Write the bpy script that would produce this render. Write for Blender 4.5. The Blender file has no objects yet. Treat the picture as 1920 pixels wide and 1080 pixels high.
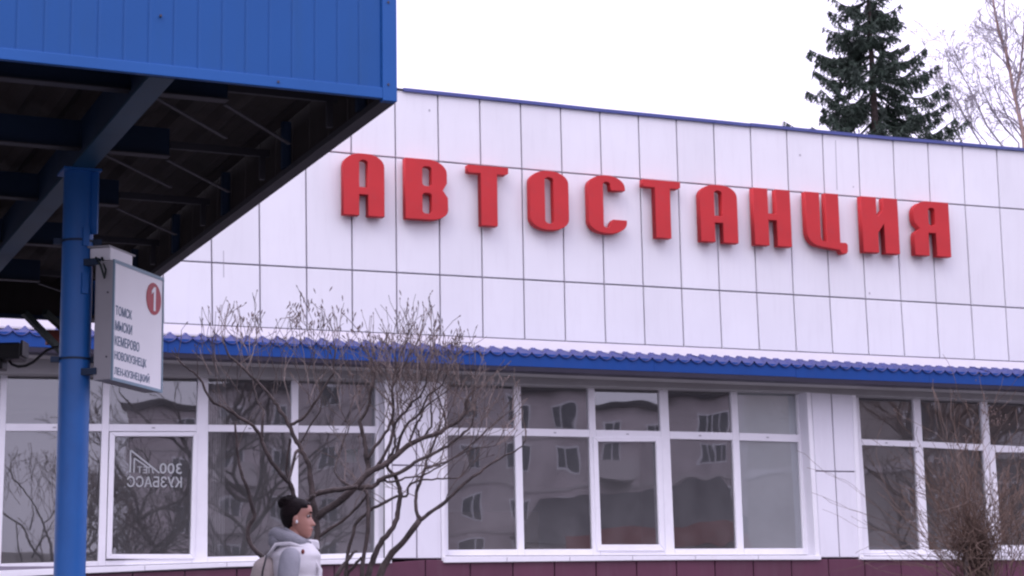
import bpy, bmesh, math, random
from mathutils import Vector, Matrix, noise
R = math.radians
random.seed(7)
scene = bpy.context.scene
COL = scene.collection

# ------------------------------------------------------------------ camera
FPX, PITCH, ROLL, CAMZ = 3545.0, R(10.26), R(0.973), 0.9
cam_d = bpy.data.cameras.new('camera'); cam = bpy.data.objects.new('camera', cam_d); COL.objects.link(cam)
cam_d.sensor_width = 36; cam_d.lens = FPX/1920*36; cam_d.clip_end = 3000; cam_d.clip_start = .1
cp, sp, cr, sr = math.cos(PITCH), math.sin(PITCH), math.cos(ROLL), math.sin(ROLL)
def pitched(v): return Vector((v[0], cp*v[1]-sp*v[2], sp*v[1]+cp*v[2]))
AX, AU, AF = pitched((cr,0,-sr)), pitched((sr,0,cr)), pitched((0,1,0))
m = Matrix((AX, AU, -AF)).transposed().to_4x4(); m.translation = (0,0,CAMZ)
cam.matrix_world = m
scene.camera = cam
# ------------------------------------------------------------------ sky and sun (bright overcast, cool lavender white balance)
world = bpy.data.worlds.new('World'); scene.world = world; world.use_nodes = True
nt = world.node_tree; nt.nodes.clear()
SUN_EL, SUN_ROT = R(48), R(205)
sky = nt.nodes.new('ShaderNodeTexSky'); sky.sky_type = 'NISHITA'; sky.sun_disc = False
sky.sun_elevation = SUN_EL; sky.sun_rotation = SUN_ROT; sky.air_density = 1; sky.dust_density = 3
bg1 = nt.nodes.new('ShaderNodeBackground'); bg1.inputs[1].default_value = .1
bg2 = nt.nodes.new('ShaderNodeBackground')
mx = nt.nodes.new('ShaderNodeMixShader'); mx.inputs[0].default_value = .93
out = nt.nodes.new('ShaderNodeOutputWorld')
tc = nt.nodes.new('ShaderNodeTexCoord'); sep = nt.nodes.new('ShaderNodeSeparateXYZ')
mr = nt.nodes.new('ShaderNodeMapRange')       # overcast luminance law: zenith three times the horizon
mr.inputs[1].default_value = 0; mr.inputs[2].default_value = 1; mr.inputs[3].default_value = 1.02; mr.inputs[4].default_value = 2.75
nz = nt.nodes.new('ShaderNodeTexNoise'); nz.inputs['Scale'].default_value = 2.2; nz.inputs['Detail'].default_value = 4
mr2 = nt.nodes.new('ShaderNodeMapRange'); mr2.inputs[1].default_value = .3; mr2.inputs[2].default_value = .7; mr2.inputs[3].default_value = .94; mr2.inputs[4].default_value = 1.08
mul = nt.nodes.new('ShaderNodeMath'); mul.operation = 'MULTIPLY'
bg2.inputs[0].default_value = (1.0, .93, 1.22, 1)
nt.links.new(tc.outputs['Generated'], sep.inputs[0]); nt.links.new(sep.outputs[2], mr.inputs[0])
nt.links.new(tc.outputs['Generated'], nz.inputs[0]); nt.links.new(nz.outputs[0], mr2.inputs[0])
nt.links.new(mr.outputs[0], mul.inputs[0]); nt.links.new(mr2.outputs[0], mul.inputs[1]); nt.links.new(mul.outputs[0], bg2.inputs[1])
nt.links.new(sky.outputs[0], bg1.inputs[0]); nt.links.new(bg1.outputs[0], mx.inputs[1]); nt.links.new(bg2.outputs[0], mx.inputs[2])
nt.links.new(mx.outputs[0], out.inputs[0])
sun_d = bpy.data.lights.new('sun', 'SUN'); sun_d.energy = .55; sun_d.angle = R(25); sun_d.color = (1, .96, .93)
sun = bpy.data.objects.new('sun', sun_d); COL.objects.link(sun)
sdir = Vector((math.sin(SUN_ROT)*math.cos(SUN_EL), math.cos(SUN_ROT)*math.cos(SUN_EL), math.sin(SUN_EL)))
sun.rotation_euler = sdir.to_track_quat('Z', 'Y').to_euler(); sun.location = (0, -10, 30)
vs = scene.view_settings; vs.view_transform = 'Standard'; vs.look = 'None'; vs.exposure = 0; vs.gamma = 1; vs.use_curve_mapping = False
scene.cycles.filter_width = 2.3          # the soft look of the video camera
scene.cycles.max_bounces = 8; scene.cycles.transparent_max_bounces = 24

# ------------------------------------------------------------------ surveying helpers: sight line of a measured point, met with real planes
def ray(px, py):
    x, y = px-960, py-540
    a = cr*x-sr*y; b = sr*x+cr*y
    return pitched((a, FPX, -b))
def on_z(px, py, z):
    d = ray(px, py); return d*((z-CAMZ)/d.z)+Vector((0,0,CAMZ))
def on_y(px, py, y):
    d = ray(px, py); return d*(y/d.y)+Vector((0,0,CAMZ))
YAW = R(22.296); OX, OY = -6.2274*.55, 39.0*.55
WN = Vector((math.sin(YAW), -math.cos(YAW), 0)); WT = Vector((math.cos(YAW), math.sin(YAW), 0))
def L(px, py, o=0):                      # building coordinates (along the wall, -outwards, height)
    d = ray(px, py); O = Vector((OX, OY, 0))+WN*o
    P = d*(O.dot(WN)/d.dot(WN))
    return Vector(((P-O).dot(WT), -o, P.z+CAMZ))
def wpos(u, o, z): return Vector((OX, OY, 0))+WT*u+WN*o+Vector((0,0,z))

# ------------------------------------------------------------------ object helpers
def tag(o, label=None, cat=None, group=None, kind=None):
    if label: o['label'] = label
    if cat: o['category'] = cat
    if group: o['group'] = group
    if kind: o['kind'] = kind
    return o
def empty(name, loc=(0,0,0), rz=0):
    o = bpy.data.objects.new(name, None); COL.objects.link(o); o.location = loc; o.rotation_euler = (0,0,rz)
    o.empty_display_size = .2
    return o
class MB:
    def __init__(s): s.v = []; s.f = []
    def add(s, vs, fs):
        n = len(s.v); s.v += [tuple(v) for v in vs]; s.f += [tuple(i+n for i in f) for f in fs]; return s
    def hexa(s, q, off):                 # quad q (4 points) extruded by vector off
        q = [Vector(p) for p in q]; off = Vector(off)
        return s.add(q+[p+off for p in q], [(0,1,2,3),(7,6,5,4),(0,4,5,1),(1,5,6,2),(2,6,7,3),(3,7,4,0)])
    def box(s, a, b):
        x0,y0,z0 = a; x1,y1,z1 = b
        return s.hexa([(x0,y0,z0),(x1,y0,z0),(x1,y0,z1),(x0,y0,z1)], (0,y1-y0,0))
    def bar(s, a, b, w, h, up=(0,0,1)):  # a square bar from a to b
        a, b, up = Vector(a), Vector(b), Vector(up); d = (b-a).normalized()
        x = d.cross(up).normalized(); y = x.cross(d).normalized()
        return s.hexa([a-x*w/2-y*h/2, a+x*w/2-y*h/2, a+x*w/2+y*h/2, a-x*w/2+y*h/2], b-a)
    def tube(s, pts, rad, n=6, cap=True):
        pts = [Vector(p) for p in pts]; k = len(pts)
        if not hasattr(rad, '__len__'): rad = [rad]*k
        base = len(s.v); ref = None
        for i, p in enumerate(pts):
            d = (pts[min(i+1,k-1)]-pts[max(i-1,0)])
            d = d.normalized() if d.length > 1e-9 else Vector((0,0,1))
            if ref is None: ref = d.orthogonal().normalized()
            ref = (ref-d*ref.dot(d)); ref = ref.normalized() if ref.length > 1e-6 else d.orthogonal().normalized()
            w = d.cross(ref)
            for j in range(n):
                a = 2*math.pi*j/n; s.v.append(tuple(p+(ref*math.cos(a)+w*math.sin(a))*rad[i]))
        for i in range(k-1):
            for j in range(n):
                a = base+i*n+j; b = base+i*n+(j+1)%n; s.f.append((a, b, b+n, a+n))
        if cap:
            s.f.append(tuple(base+j for j in reversed(range(n)))); s.f.append(tuple(base+(k-1)*n+j for j in range(n)))
        return s
    def mesh(s, name, smooth=False):
        me = bpy.data.meshes.new(name); me.from_pydata(s.v, [], s.f); me.update()
        if smooth:
            for p in me.polygons: p.use_smooth = True
        return me
    def build(s, name, mat, parent=None, smooth=False, kind=None, fix=False):
        me = s.mesh(name, smooth)
        if fix:
            bm = bmesh.new(); bm.from_mesh(me); bmesh.ops.recalc_face_normals(bm, faces=bm.faces); bm.to_mesh(me); bm.free()
        return link(name, me, mat, parent, kind)
def link(name, me, mat, parent=None, kind=None):
    o = bpy.data.objects.new(name, me); COL.objects.link(o)
    if mat and not me.materials: me.materials.append(mat)
    if parent: o.parent = parent
    if kind: o['kind'] = kind
    return o
def bevel(o, w, seg=2):
    b = o.modifiers.new('bevel', 'BEVEL'); b.width = w; b.segments = seg; b.limit_method = 'ANGLE'; b.angle_limit = R(35); return o
def mesh_of(o):                          # evaluated mesh, the source object is removed
    dg = bpy.context.evaluated_depsgraph_get(); dg.update()
    me = bpy.data.meshes.new_from_object(o.evaluated_get(dg), depsgraph=dg)
    d = o.data; bpy.data.objects.remove(o)
    return me

# ------------------------------------------------------------------ materials
def mat(name, col, rough=.6, metal=0, var=.08, vscale=3, bump=0, bscale=40, spec=.5, dirt=0, dscale=(2,2,.35), dcol=(.25,.23,.24), rand=0):
    m = bpy.data.materials.new(name); m.use_nodes = True; t = m.node_tree; p = t.nodes['Principled BSDF']
    p.inputs['Roughness'].default_value = rough; p.inputs['Metallic'].default_value = metal
    p.inputs['Specular IOR Level'].default_value = spec
    tcn = t.nodes.new('ShaderNodeTexCoord')
    n = t.nodes.new('ShaderNodeTexNoise'); n.inputs['Scale'].default_value = vscale; n.inputs['Detail'].default_value = 5
    t.links.new(tcn.outputs['Object'], n.inputs['Vector'])
    r = t.nodes.new('ShaderNodeValToRGB'); e = r.color_ramp.elements
    e[0].position = .3; e[1].position = .7
    e[0].color = tuple(c*(1-var) for c in col)+(1,); e[1].color = tuple(min(1,c*(1+var)) for c in col)+(1,)
    t.links.new(n.outputs[0], r.inputs[0]); last = r.outputs[0]
    if dirt:
        mp = t.nodes.new('ShaderNodeMapping'); mp.inputs['Scale'].default_value = dscale
        t.links.new(tcn.outputs['Object'], mp.inputs[0])
        n2 = t.nodes.new('ShaderNodeTexNoise'); n2.inputs['Scale'].default_value = 3; n2.inputs['Detail'].default_value = 6; n2.inputs['Roughness'].default_value = .65
        t.links.new(mp.outputs[0], n2.inputs['Vector'])
        r2 = t.nodes.new('ShaderNodeMapRange'); r2.inputs[1].default_value = .5; r2.inputs[2].default_value = .8; r2.inputs[3].default_value = 0; r2.inputs[4].default_value = dirt
        t.links.new(n2.outputs[0], r2.inputs[0])
        mm = t.nodes.new('ShaderNodeMix'); mm.data_type = 'RGBA'; mm.inputs[7].default_value = dcol+(1,)
        t.links.new(r2.outputs[0], mm.inputs[0]); t.links.new(last, mm.inputs[6]); last = mm.outputs[2]
    if rand:                             # every panel comes from a slightly different batch
        oi = t.nodes.new('ShaderNodeObjectInfo'); r4 = t.nodes.new('ShaderNodeMapRange'); r4.inputs[3].default_value = 1-rand; r4.inputs[4].default_value = 1+rand*.5
        hv = t.nodes.new('ShaderNodeHueSaturation'); t.links.new(oi.outputs['Random'], r4.inputs[0]); t.links.new(r4.outputs[0], hv.inputs['Value']); t.links.new(last, hv.inputs['Color']); last = hv.outputs[0]
    t.links.new(last, p.inputs['Base Color'])
    if bump:
        nb = t.nodes.new('ShaderNodeTexNoise'); nb.inputs['Scale'].default_value = bscale; nb.inputs['Detail'].default_value = 3
        t.links.new(tcn.outputs['Object'], nb.inputs['Vector'])
        b = t.nodes.new('ShaderNodeBump'); b.inputs['Strength'].default_value = bump; b.inputs['Distance'].default_value = .02
        t.links.new(nb.outputs[0], b.inputs['Height']); t.links.new(b.outputs[0], p.inputs['Normal'])
    return m
def glass_mat(name, base=.10, tint=(.55,.58,.58), warp=.02, film=None):
    m = bpy.data.materials.new(name); m.use_nodes = True; t = m.node_tree; t.nodes.clear()
    o = t.nodes.new('ShaderNodeOutputMaterial'); mix = t.nodes.new('ShaderNodeMixShader')
    tr = t.nodes.new('ShaderNodeBsdfTransparent'); tr.inputs[0].default_value = tint+(1,)
    g = t.nodes.new('ShaderNodeBsdfGlossy'); g.inputs['Roughness'].default_value = .012; g.inputs[0].default_value = (.96,.97,1,1)
    fr = t.nodes.new('ShaderNodeFresnel'); fr.inputs[0].default_value = 1.62
    ad = t.nodes.new('ShaderNodeMath'); ad.operation = 'ADD'; ad.inputs[1].default_value = base
    tcn = t.nodes.new('ShaderNodeTexCoord'); nb = t.nodes.new('ShaderNodeTexNoise'); nb.inputs['Scale'].default_value = 1.7; nb.inputs['Detail'].default_value = 1
    b = t.nodes.new('ShaderNodeBump'); b.inputs['Strength'].default_value = 1; b.inputs['Distance'].default_value = warp
    t.links.new(tcn.outputs['Object'], nb.inputs[0]); t.links.new(nb.outputs[0], b.inputs['Height']); t.links.new(b.outputs[0], g.inputs['Normal'])
    t.links.new(fr.outputs[0], ad.inputs[0]); t.links.new(ad.outputs[0], mix.inputs[0])
    df = t.nodes.new('ShaderNodeBsdfDiffuse'); df.inputs[0].default_value = (.55,.55,.55,1)      # thin film of dust on the pane
    n3 = t.nodes.new('ShaderNodeTexNoise'); n3.inputs['Scale'].default_value = 2.5; n3.inputs['Detail'].default_value = 5
    m3 = t.nodes.new('ShaderNodeMapRange'); m3.inputs[1].default_value = .3; m3.inputs[2].default_value = .7; m3.inputs[3].default_value = .06; m3.inputs[4].default_value = .12
    mix2 = t.nodes.new('ShaderNodeMixShader')
    t.links.new(tcn.outputs['Object'], n3.inputs[0]); t.links.new(n3.outputs[0], m3.inputs[0]); t.links.new(m3.outputs[0], mix2.inputs[0])
    t.links.new(tr.outputs[0], mix.inputs[1]); t.links.new(g.outputs[0], mix.inputs[2]); t.links.new(mix.outputs[0], mix2.inputs[1]); t.links.new(df.outputs[0], mix2.inputs[2])
    t.links.new(mix2.outputs[0], o.inputs[0])
    return m
M = dict(
 panel=mat('white_cladding', (.80,.795,.82), .38, 0, .03, 1.2, .05, 2.2, dirt=.20, dscale=(4,4,.45), dcol=(.58,.55,.58), rand=.035),
 joint=mat('joint_backing', (.20,.18,.22), .8),
 flash=mat('white_flashing', (.64,.61,.65), .5, 0, .03),
 pier=mat('pier_cladding', (.78,.77,.82), .42, 0, .03, 1.5, dirt=.2, dcol=(.45,.42,.46), rand=.04),
 maroon=mat('maroon_cladding', (.105,.030,.058), .42, 0, .12, 2, dirt=.35, dcol=(.16,.10,.12), rand=.12),
 pvc=mat('white_window_plastic', (.84,.83,.86), .35, 0, .02, 4, dirt=.12, dscale=(3,3,3), dcol=(.5,.47,.5)),
 trimblue=mat('blue_roof_trim', (.055,.075,.26), .45, 0, .08),
 tileblue=mat('blue_metal_tile', (.038,.048,.20), .42, 0, .1, 6),
 fascia=mat('blue_fascia_metal', (.006,.055,.25), .5, 0, .08, 2, spec=.25, dirt=.15, dcol=(.06,.07,.2)),
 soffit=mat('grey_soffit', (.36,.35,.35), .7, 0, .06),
 lintel=mat('eave_shaded_lintel', (.33,.32,.32), .7, 0, .07),  # eave shade over the window heads is put into this grey
 gutter=mat('dark_gutter_lip', (.05,.045,.07), .6),
 red=mat('red_letter_plastic', (.53,.030,.034), .6, 0, .08, 2, spec=.3, dirt=.3, dcol=(.35,.06,.07)),
 redside=mat('red_letter_side', (.42,.022,.035), .5, 0, .05, 2),
 canopy=mat('blue_profiled_sheet', (.012,.088,.30), .5, 0, .07, 1.3, .06, 1.5, spec=.25, dirt=.35, dscale=(3,3,.4), dcol=(.02,.08,.20)),
 canopytrim=mat('blue_canopy_trim', (.018,.105,.35), .48, 0, .07, 2, spec=.25),
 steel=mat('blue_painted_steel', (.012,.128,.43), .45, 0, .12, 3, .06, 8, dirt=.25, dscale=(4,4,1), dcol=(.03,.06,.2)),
 steelweb=mat('shaded_blue_steel', (.008,.028,.07), .6, 0, .2, 3),  # blue steel darkened with the canopy's shade; clamps and brackets share it
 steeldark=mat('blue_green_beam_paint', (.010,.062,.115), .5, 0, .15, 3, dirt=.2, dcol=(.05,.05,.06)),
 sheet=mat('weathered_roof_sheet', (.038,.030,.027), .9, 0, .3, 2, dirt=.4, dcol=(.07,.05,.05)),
 bracegrey=mat('grey_painted_angle', (.048,.046,.056), .6, 0, .15),
 darkgreen=mat('dark_green_steel', (.02,.035,.03), .6, 0, .2),
 black=mat('black_plastic', (.012,.012,.014), .45),
 rust=mat('rusty_bracket', (.20,.05,.04), .8, 0, .3, 20),
 signwhite=mat('sign_face_white', (.86,.85,.88), .45, 0, .03, 3),
 signgrey=mat('sign_side_grey', (.36,.35,.37), .5, 0, .08, 4, dirt=.25, dcol=(.2,.19,.2)),
 signtrim=mat('sign_edge_blue_grey', (.20,.30,.38), .5, 0, .08),
 signtext=mat('sign_text_blue', (.07,.14,.24), .6),
 signred=mat('sign_circle_red', (.40,.03,.045), .5),
 glass=glass_mat('window_glass', base=.155, tint=(.80,.82,.82), warp=.0014),
 glassfar=mat('dark_far_glass', (.07,.075,.085), .1),
 decal=mat('white_vinyl', (.42,.44,.44), .6),
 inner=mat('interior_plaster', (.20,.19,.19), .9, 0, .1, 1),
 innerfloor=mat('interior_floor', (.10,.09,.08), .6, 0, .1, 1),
 blind=mat('white_roller_blind', (.85,.88,.88), .8, 0, .03, 3),
 curtain=mat('grey_curtain', (.5,.48,.48), .9, 0, .1, 8),
 bark=mat('shrub_bark', (.070,.053,.050), .85, 0, .6, 9, .5, 60),
 twig=mat('shrub_twig', (.15,.115,.103), .8, 0, .6, 4),
 twigb=mat('dry_twig_brown', (.15,.10,.078), .85, 0, .4, 10),
 bud=mat('dry_seed_head', (.12,.085,.075), .9, 0, .3, 20),
 sprucebark=mat('spruce_bark', (.07,.05,.045), .9, 0, .3, 10),
 needle=mat('spruce_needles', (.030,.050,.034), .75, 0, .4, 3),
 cone=mat('spruce_cones', (.10,.05,.035), .8, 0, .3, 5),
 birch=mat('orange_brown_bark', (.27,.185,.16), .8, 0, .3, 4),
 paletwig=mat('pale_grey_twig', (.29,.26,.29), .8, 0, .25, 4),
 asphalt=mat('asphalt', (.06,.058,.06), .85, 0, .25, 1.5, .4, 60),
 paving=mat('concrete_paving', (.26,.25,.25), .85, 0, .12, 1, .2, 30),
 kerb=mat('kerb_concrete', (.30,.29,.29), .85, 0, .12, 3),
 hill=mat('brown_spring_hillside', (.085,.075,.065), .95, 0, .4, .05),
 aptwall=mat('pink_plaster', (.50,.44,.45), .85, 0, .2, .5, dirt=.3, dcol=(.33,.30,.31)),
 brownwall=mat('brown_plaster', (.33,.29,.27), .9, 0, .2, .6, dirt=.4, dcol=(.4,.34,.32)),
 aptband=mat('pale_plaster_band', (.48,.44,.44), .85, 0, .08, .4),
 aptroof=mat('dark_roof', (.06,.055,.06), .8),
 awning=mat('red_awning', (.27,.075,.07), .6, 0, .1),
 skin=mat('skin', (.40,.195,.150), .5, 0, .06, 12),
 hair=mat('dark_hair', (.009,.005,.006), .7, 0, .5, 20, .25, 60, spec=.15),
 fleece=mat('grey_fleece', (.27,.27,.30), .95, 0, .08, 25, .4, 120),
 puffer=mat('white_puffer_fabric', (.66,.64,.67), .6, 0, .04, 6, .3, 14),
 sleeve=mat('grey_sleeve_fabric', (.30,.30,.34), .75, 0, .06, 8, .35, 18),
 pack=mat('beige_backpack_fabric', (.42,.36,.34), .85, 0, .06, 12, .3, 60),
 strap=mat('dark_strap', (.05,.045,.05), .8),
 jeans=mat('dark_trousers', (.04,.045,.06), .9, 0, .1, 12),
 shoe=mat('white_trainer', (.6,.6,.6), .6),
 eyewhite=mat('eye', (.30,.26,.25), .5), eyedark=mat('iris', (.02,.012,.01), .2), lips=mat('lips', (.34,.10,.10), .5),
)

# ------------------------------------------------------------------ ground
def sheet(name, x0, y0, x1, y1, z, m_, kind='structure'):
    o = MB().add([(x0,y0,z),(x1,y0,z),(x1,y1,z),(x0,y1,z)], [(0,1,2,3)]).build(name, m_); tag(o, kind=kind); return o
sheet('ground', -900, -900, 900, 900, 0, M['asphalt'])
pv = MB().hexa([wpos(-7,2.6,.0), wpos(15,2.6,.0), wpos(15,.3,.0), wpos(-7,.3,.0)], (0,0,.12)).build('pavement', M['paving']); tag(pv, kind='structure')
kb = empty('kerb'); tag(kb, kind='structure')
ks = MB().hexa([(0,0,0),(.98,0,0),(.98,.15,0),(0,.15,0)], (0,0,.16)).mesh('kerb_stone')
for i in range(22):
    o = link('kerb_stone', ks, M['kerb'], kb); o.location = wpos(-7+i, 2.78, 0); o.rotation_euler = (0,0,YAW)
bevel(kb.children[0], .01)
# distant brown hillside (behind the camera, mirrored in the glass)
hb = MB(); N = 90
for i in range(N+1):
    az = R(60+130*i/N); 
    for k, (d, h) in enumerate([(170,0),(230,9),(300,17),(420,0)]):
        hh = h*(1+.35*noise.noise(Vector((i*.13, k*.9, 3)))+.06*noise.noise(Vector((i*1.9,k,0)))) if h else -.5
        hb.v.append((math.sin(az)*d, 20+math.cos(az)*d, hh))
for i in range(N):
    for k in range(3):
        a = i*4+k; hb.f.append((a, a+1, a+5, a+4))
tag(hb.build('hills', M['hill'], smooth=True), kind='structure')

# ------------------------------------------------------------------ the bus station building
B = empty('bus_station', (OX, OY, 0), YAW)
tag(B, 'low bus station clad in white metal panels above blue tiled eave and white framed windows', 'building')
ROW = [((1.332e-3,-1.967e-2,7.4643),(1.0579e-4,-3.2708e-3,.5789,-.06803)), ((8.13e-4,-1.188e-2,6.5877),(1.2045e-4,-3.8047e-3,.58352,-.07443)),
       ((-2.38e-4,4.19e-3,5.1376),(9.1214e-5,-2.7713e-3,.57256,-.04054)), ((0,1e-4,4.3984),(6.7794e-5,-2.0096e-3,.56585,-.02316))]
pv2 = lambda c, x: c[0]*x*x+c[1]*x+c[2]
def grid(i, r):
    zc, uc = ROW[r]; ie = max(i, 0)
    u = uc[0]*ie**3+uc[1]*ie*ie+uc[2]*ie+uc[3]+(i-ie)*.565
    return u, pv2(zc, max(u, 0))+ (0 if u > 0 else u*zc[1]*.5)
def panel(name, c, out_, g, m_, parent, th=.03, ch=.006):     # c: four corners (u,z) bl br tr tl
    c = [Vector((p[0], p[1])) for p in c]
    ctr = (c[0]+c[1]+c[2]+c[3])/4
    def inset(d):
        r = []
        for k in range(4):
            a, b, p = c[k], c[(k+1)%4], c[k-1]
            e1 = (b-a).normalized(); e0 = (a-p).normalized()
            r.append(a+e1*d-e0*d)
        return r
    f = inset(g/2+ch); s_ = inset(g/2)
    j = [random.uniform(-.0012,.0012) for _ in range(4)]
    vs = [(p.x, -out_+j[k], p.y) for k, p in enumerate(f)]+[(p.x, -out_+ch, p.y) for p in s_]+[(p.x, -out_+th, p.y) for p in s_]
    fs = [(0,1,2,3)]
    for k in range(4):
        l = (k+1)%4; fs += [(k, k+4, l+4, l), (k+4, k+8, l+8, l+4)]
    return MB().add(vs, fs).build(name, m_, parent)
I0, I1 = -8, 25
for r in range(3):
    for i in range(I0, I1):
        a, b, c_, d = grid(i, r+1), grid(i+1, r+1), grid(i+1, r), grid(i, r)
        panel('wall_panel', [a, b, c_, d], 0, .017, M['panel'], B)
U0, U1 = grid(I0,3)[0], grid(I1,3)[0]
def mark(x0, y0, x1, y1, w, m_):
    a, b = L(x0, y0, .001), L(x1, y1, .001); MB().bar(a, b, w, .0015, up=(0,1,0)).build('stain', m_, B)
stn = mat('grey_stain', (.42,.40,.43), .8)
mark(1566.5,263,1569.5,356,.010,stn); mark(1500,289,1500.2,293,.026,stn); mark(1600,349,1600,351.5,.016,stn)
mark(805,205,805.2,209,.022,stn); mark(419,470,419.5,520,.008,stn); mark(1630,548,1631,552,.02,stn); mark(1118,352,1118,356,.014,stn)
# backing wall, sides, roof slab
MB().box((U0,.028,4.30),(U1,.12,7.36)).build('upper_wall', M['joint'], B)
MB().box((U0,.12,4.1),(U1,9.0,7.40)).build('roof_block', M['panel'], B)
# roof edge trim: one piece right of the canopy corner, a thinner one left of it
def strip_px(pts, o, h, th, lo=0):
    q = [L(x, y, o) for x, y in pts]; mb = MB()
    for a, b in zip(q, q[1:]): mb.hexa([(a.x,a.y,a.z-lo),(b.x,b.y,b.z-lo),(b.x,b.y,b.z+h),(a.x,a.y,a.z+h)], (0,th,0))
    return mb
tpx = [(757,170.5),(822,177),(900,185),(976,193),(1051,201),(1125,209),(1197,216),(1268,223),(1339,230),(1407,237)]
strip_px(tpx, .035, .042, .3).build('roof_trim', M['trimblue'], B)
tpx2 = [(1407.6,236),(1475,242.6),(1542,249.5),(1609,256),(1674,262),(1740,267),(1804,272.5),(1869,278.5),(1935,284),(2060,295)]
strip_px(tpx2, .037, .042, .3).build('roof_trim', M['trimblue'], B)
strip_px([(150,92),(500,138),(700,161),(757,169)], .02, .018, .3).build('roof_trim', M['gutter'], B)
# flashing over the eave
MB().add([(U0,-.004,4.40),(U1,-.004,4.40),(U1,-.045,4.285),(U0,-.045,4.285),(U0,-.045,4.262),(U1,-.045,4.262)], [(0,1,2,3)[::-1],(3,2,5,4)[::-1]]).build('flashing', M['flash'], B)
# eave: waved metal tile sheets, fascia boards, dark lip, soffit
PITCHW = .178; SH = PITCHW*6; EO = .52
def tile_sheet(u0, k):
    mb = MB(); n = 48; jz = random.uniform(-.004,.004); jt = random.uniform(-.004,.004); rows_ = [(EO+.02, 4.150),(EO-.10,4.178),(EO-.1001,4.186),(.22,4.242),(.2199,4.250),(.09,4.272)]
    for ri, (o, z) in enumerate(rows_):
        for i in range(n+1):
            u = SH*i/n; ph = u/PITCHW*2*math.pi
            w = .029*abs(math.sin(ph/2))**.8*2-.026
            mb.v.append((u0+u, -o, z-w*(1+jz*20)-.002+k*.0006+jz+jt*i/n))
    for r in range(len(rows_)-1):
        for i in range(n):
            a = r*(n+1)+i; mb.f.append((a, a+1, a+n+2, a+n+1))
    o = mb.build('tile_sheet', M['tileblue'], B, smooth=True)
    s_ = o.modifiers.new('solid', 'SOLIDIFY'); s_.thickness = .006; s_.offset = -1
    return o
u = U0-.1; k = 0
while u < U1+.1: tile_sheet(u, k % 2); u += SH; k += 1
fl = 2.0; u = U0-.1; j = 0
while u < U1+.1:
    a = u+.0015; b = min(u+fl, U1+.15)-.0015
    dz = .004*math.sin(j*1.7)
    o = MB().box((a,-EO+.001*(j%2),3.992+dz),(b,-EO+.02,4.150)).build('fascia_board', M['fascia'], B)
    u += fl; j += 1
MB().add([(U0-.1,-EO+.004,3.992),(U1+.1,-EO+.004,3.992),(U1+.1,-EO+.022,3.942),(U0-.1,-EO+.022,3.942),(U0-.1,-EO+.16,3.93),(U1+.1,-EO+.16,3.93)], [(0,1,2,3)[::-1],(3,2,5,4)[::-1]]).build('gutter_lip', M['gutter'], B)
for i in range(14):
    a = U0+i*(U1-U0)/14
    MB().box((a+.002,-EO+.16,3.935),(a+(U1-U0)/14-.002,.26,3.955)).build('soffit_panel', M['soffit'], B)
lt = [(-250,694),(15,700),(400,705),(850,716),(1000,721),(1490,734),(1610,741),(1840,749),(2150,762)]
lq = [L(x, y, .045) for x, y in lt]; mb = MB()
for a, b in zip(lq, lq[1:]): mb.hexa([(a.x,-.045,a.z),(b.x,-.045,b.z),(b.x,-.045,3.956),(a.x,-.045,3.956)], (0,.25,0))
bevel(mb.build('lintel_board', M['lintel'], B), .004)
# plinth of maroon panels
jx = [-48,50,150,249,347,444,537,627,714,798,882,962,1040,1118,1194,1268.75,1341,1413,1484.5,1554,1622,1690,1757,1823,1888,1952,2015,2080]
ju = [L(x, 1065, .03).x for x in jx]
ztop = lambda u: 1.735 if u > 2.1 else 1.70-.034*(2-u)
for a, b in zip(ju, ju[1:]):
    panel('plinth_panel', [(a,.92),(b,.92),(b,ztop(b)),(a,ztop(a))], .03, .012, M['maroon'], B)
    panel('plinth_panel', [(a,.14),(b,.14),(b,.92),(a,.92)], .03, .012, M['maroon'], B)
MB().box((U0,.003,0),(U1,.22,1.67)).build('plinth_core', M['joint'], B)
# interior room
y1 = 5.5
MB().box((U0,y1,.3),(U1,y1+.1,4)).build('room_wall', M['inner'], B)
MB().box((U0,.22,.8),(U1,y1,.9)).build('room_floor', M['innerfloor'], B)
MB().box((U0,.262,3.935),(U1,y1,4.05)).build('room_ceiling', M['inner'], B)
for u_ in (U0+.05, 2.45, 8.15, U1-.05): MB().box((u_-.08,.27,.9),(u_+.08,y1,3.93)).build('room_wall', M['inner'], B)

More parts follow.
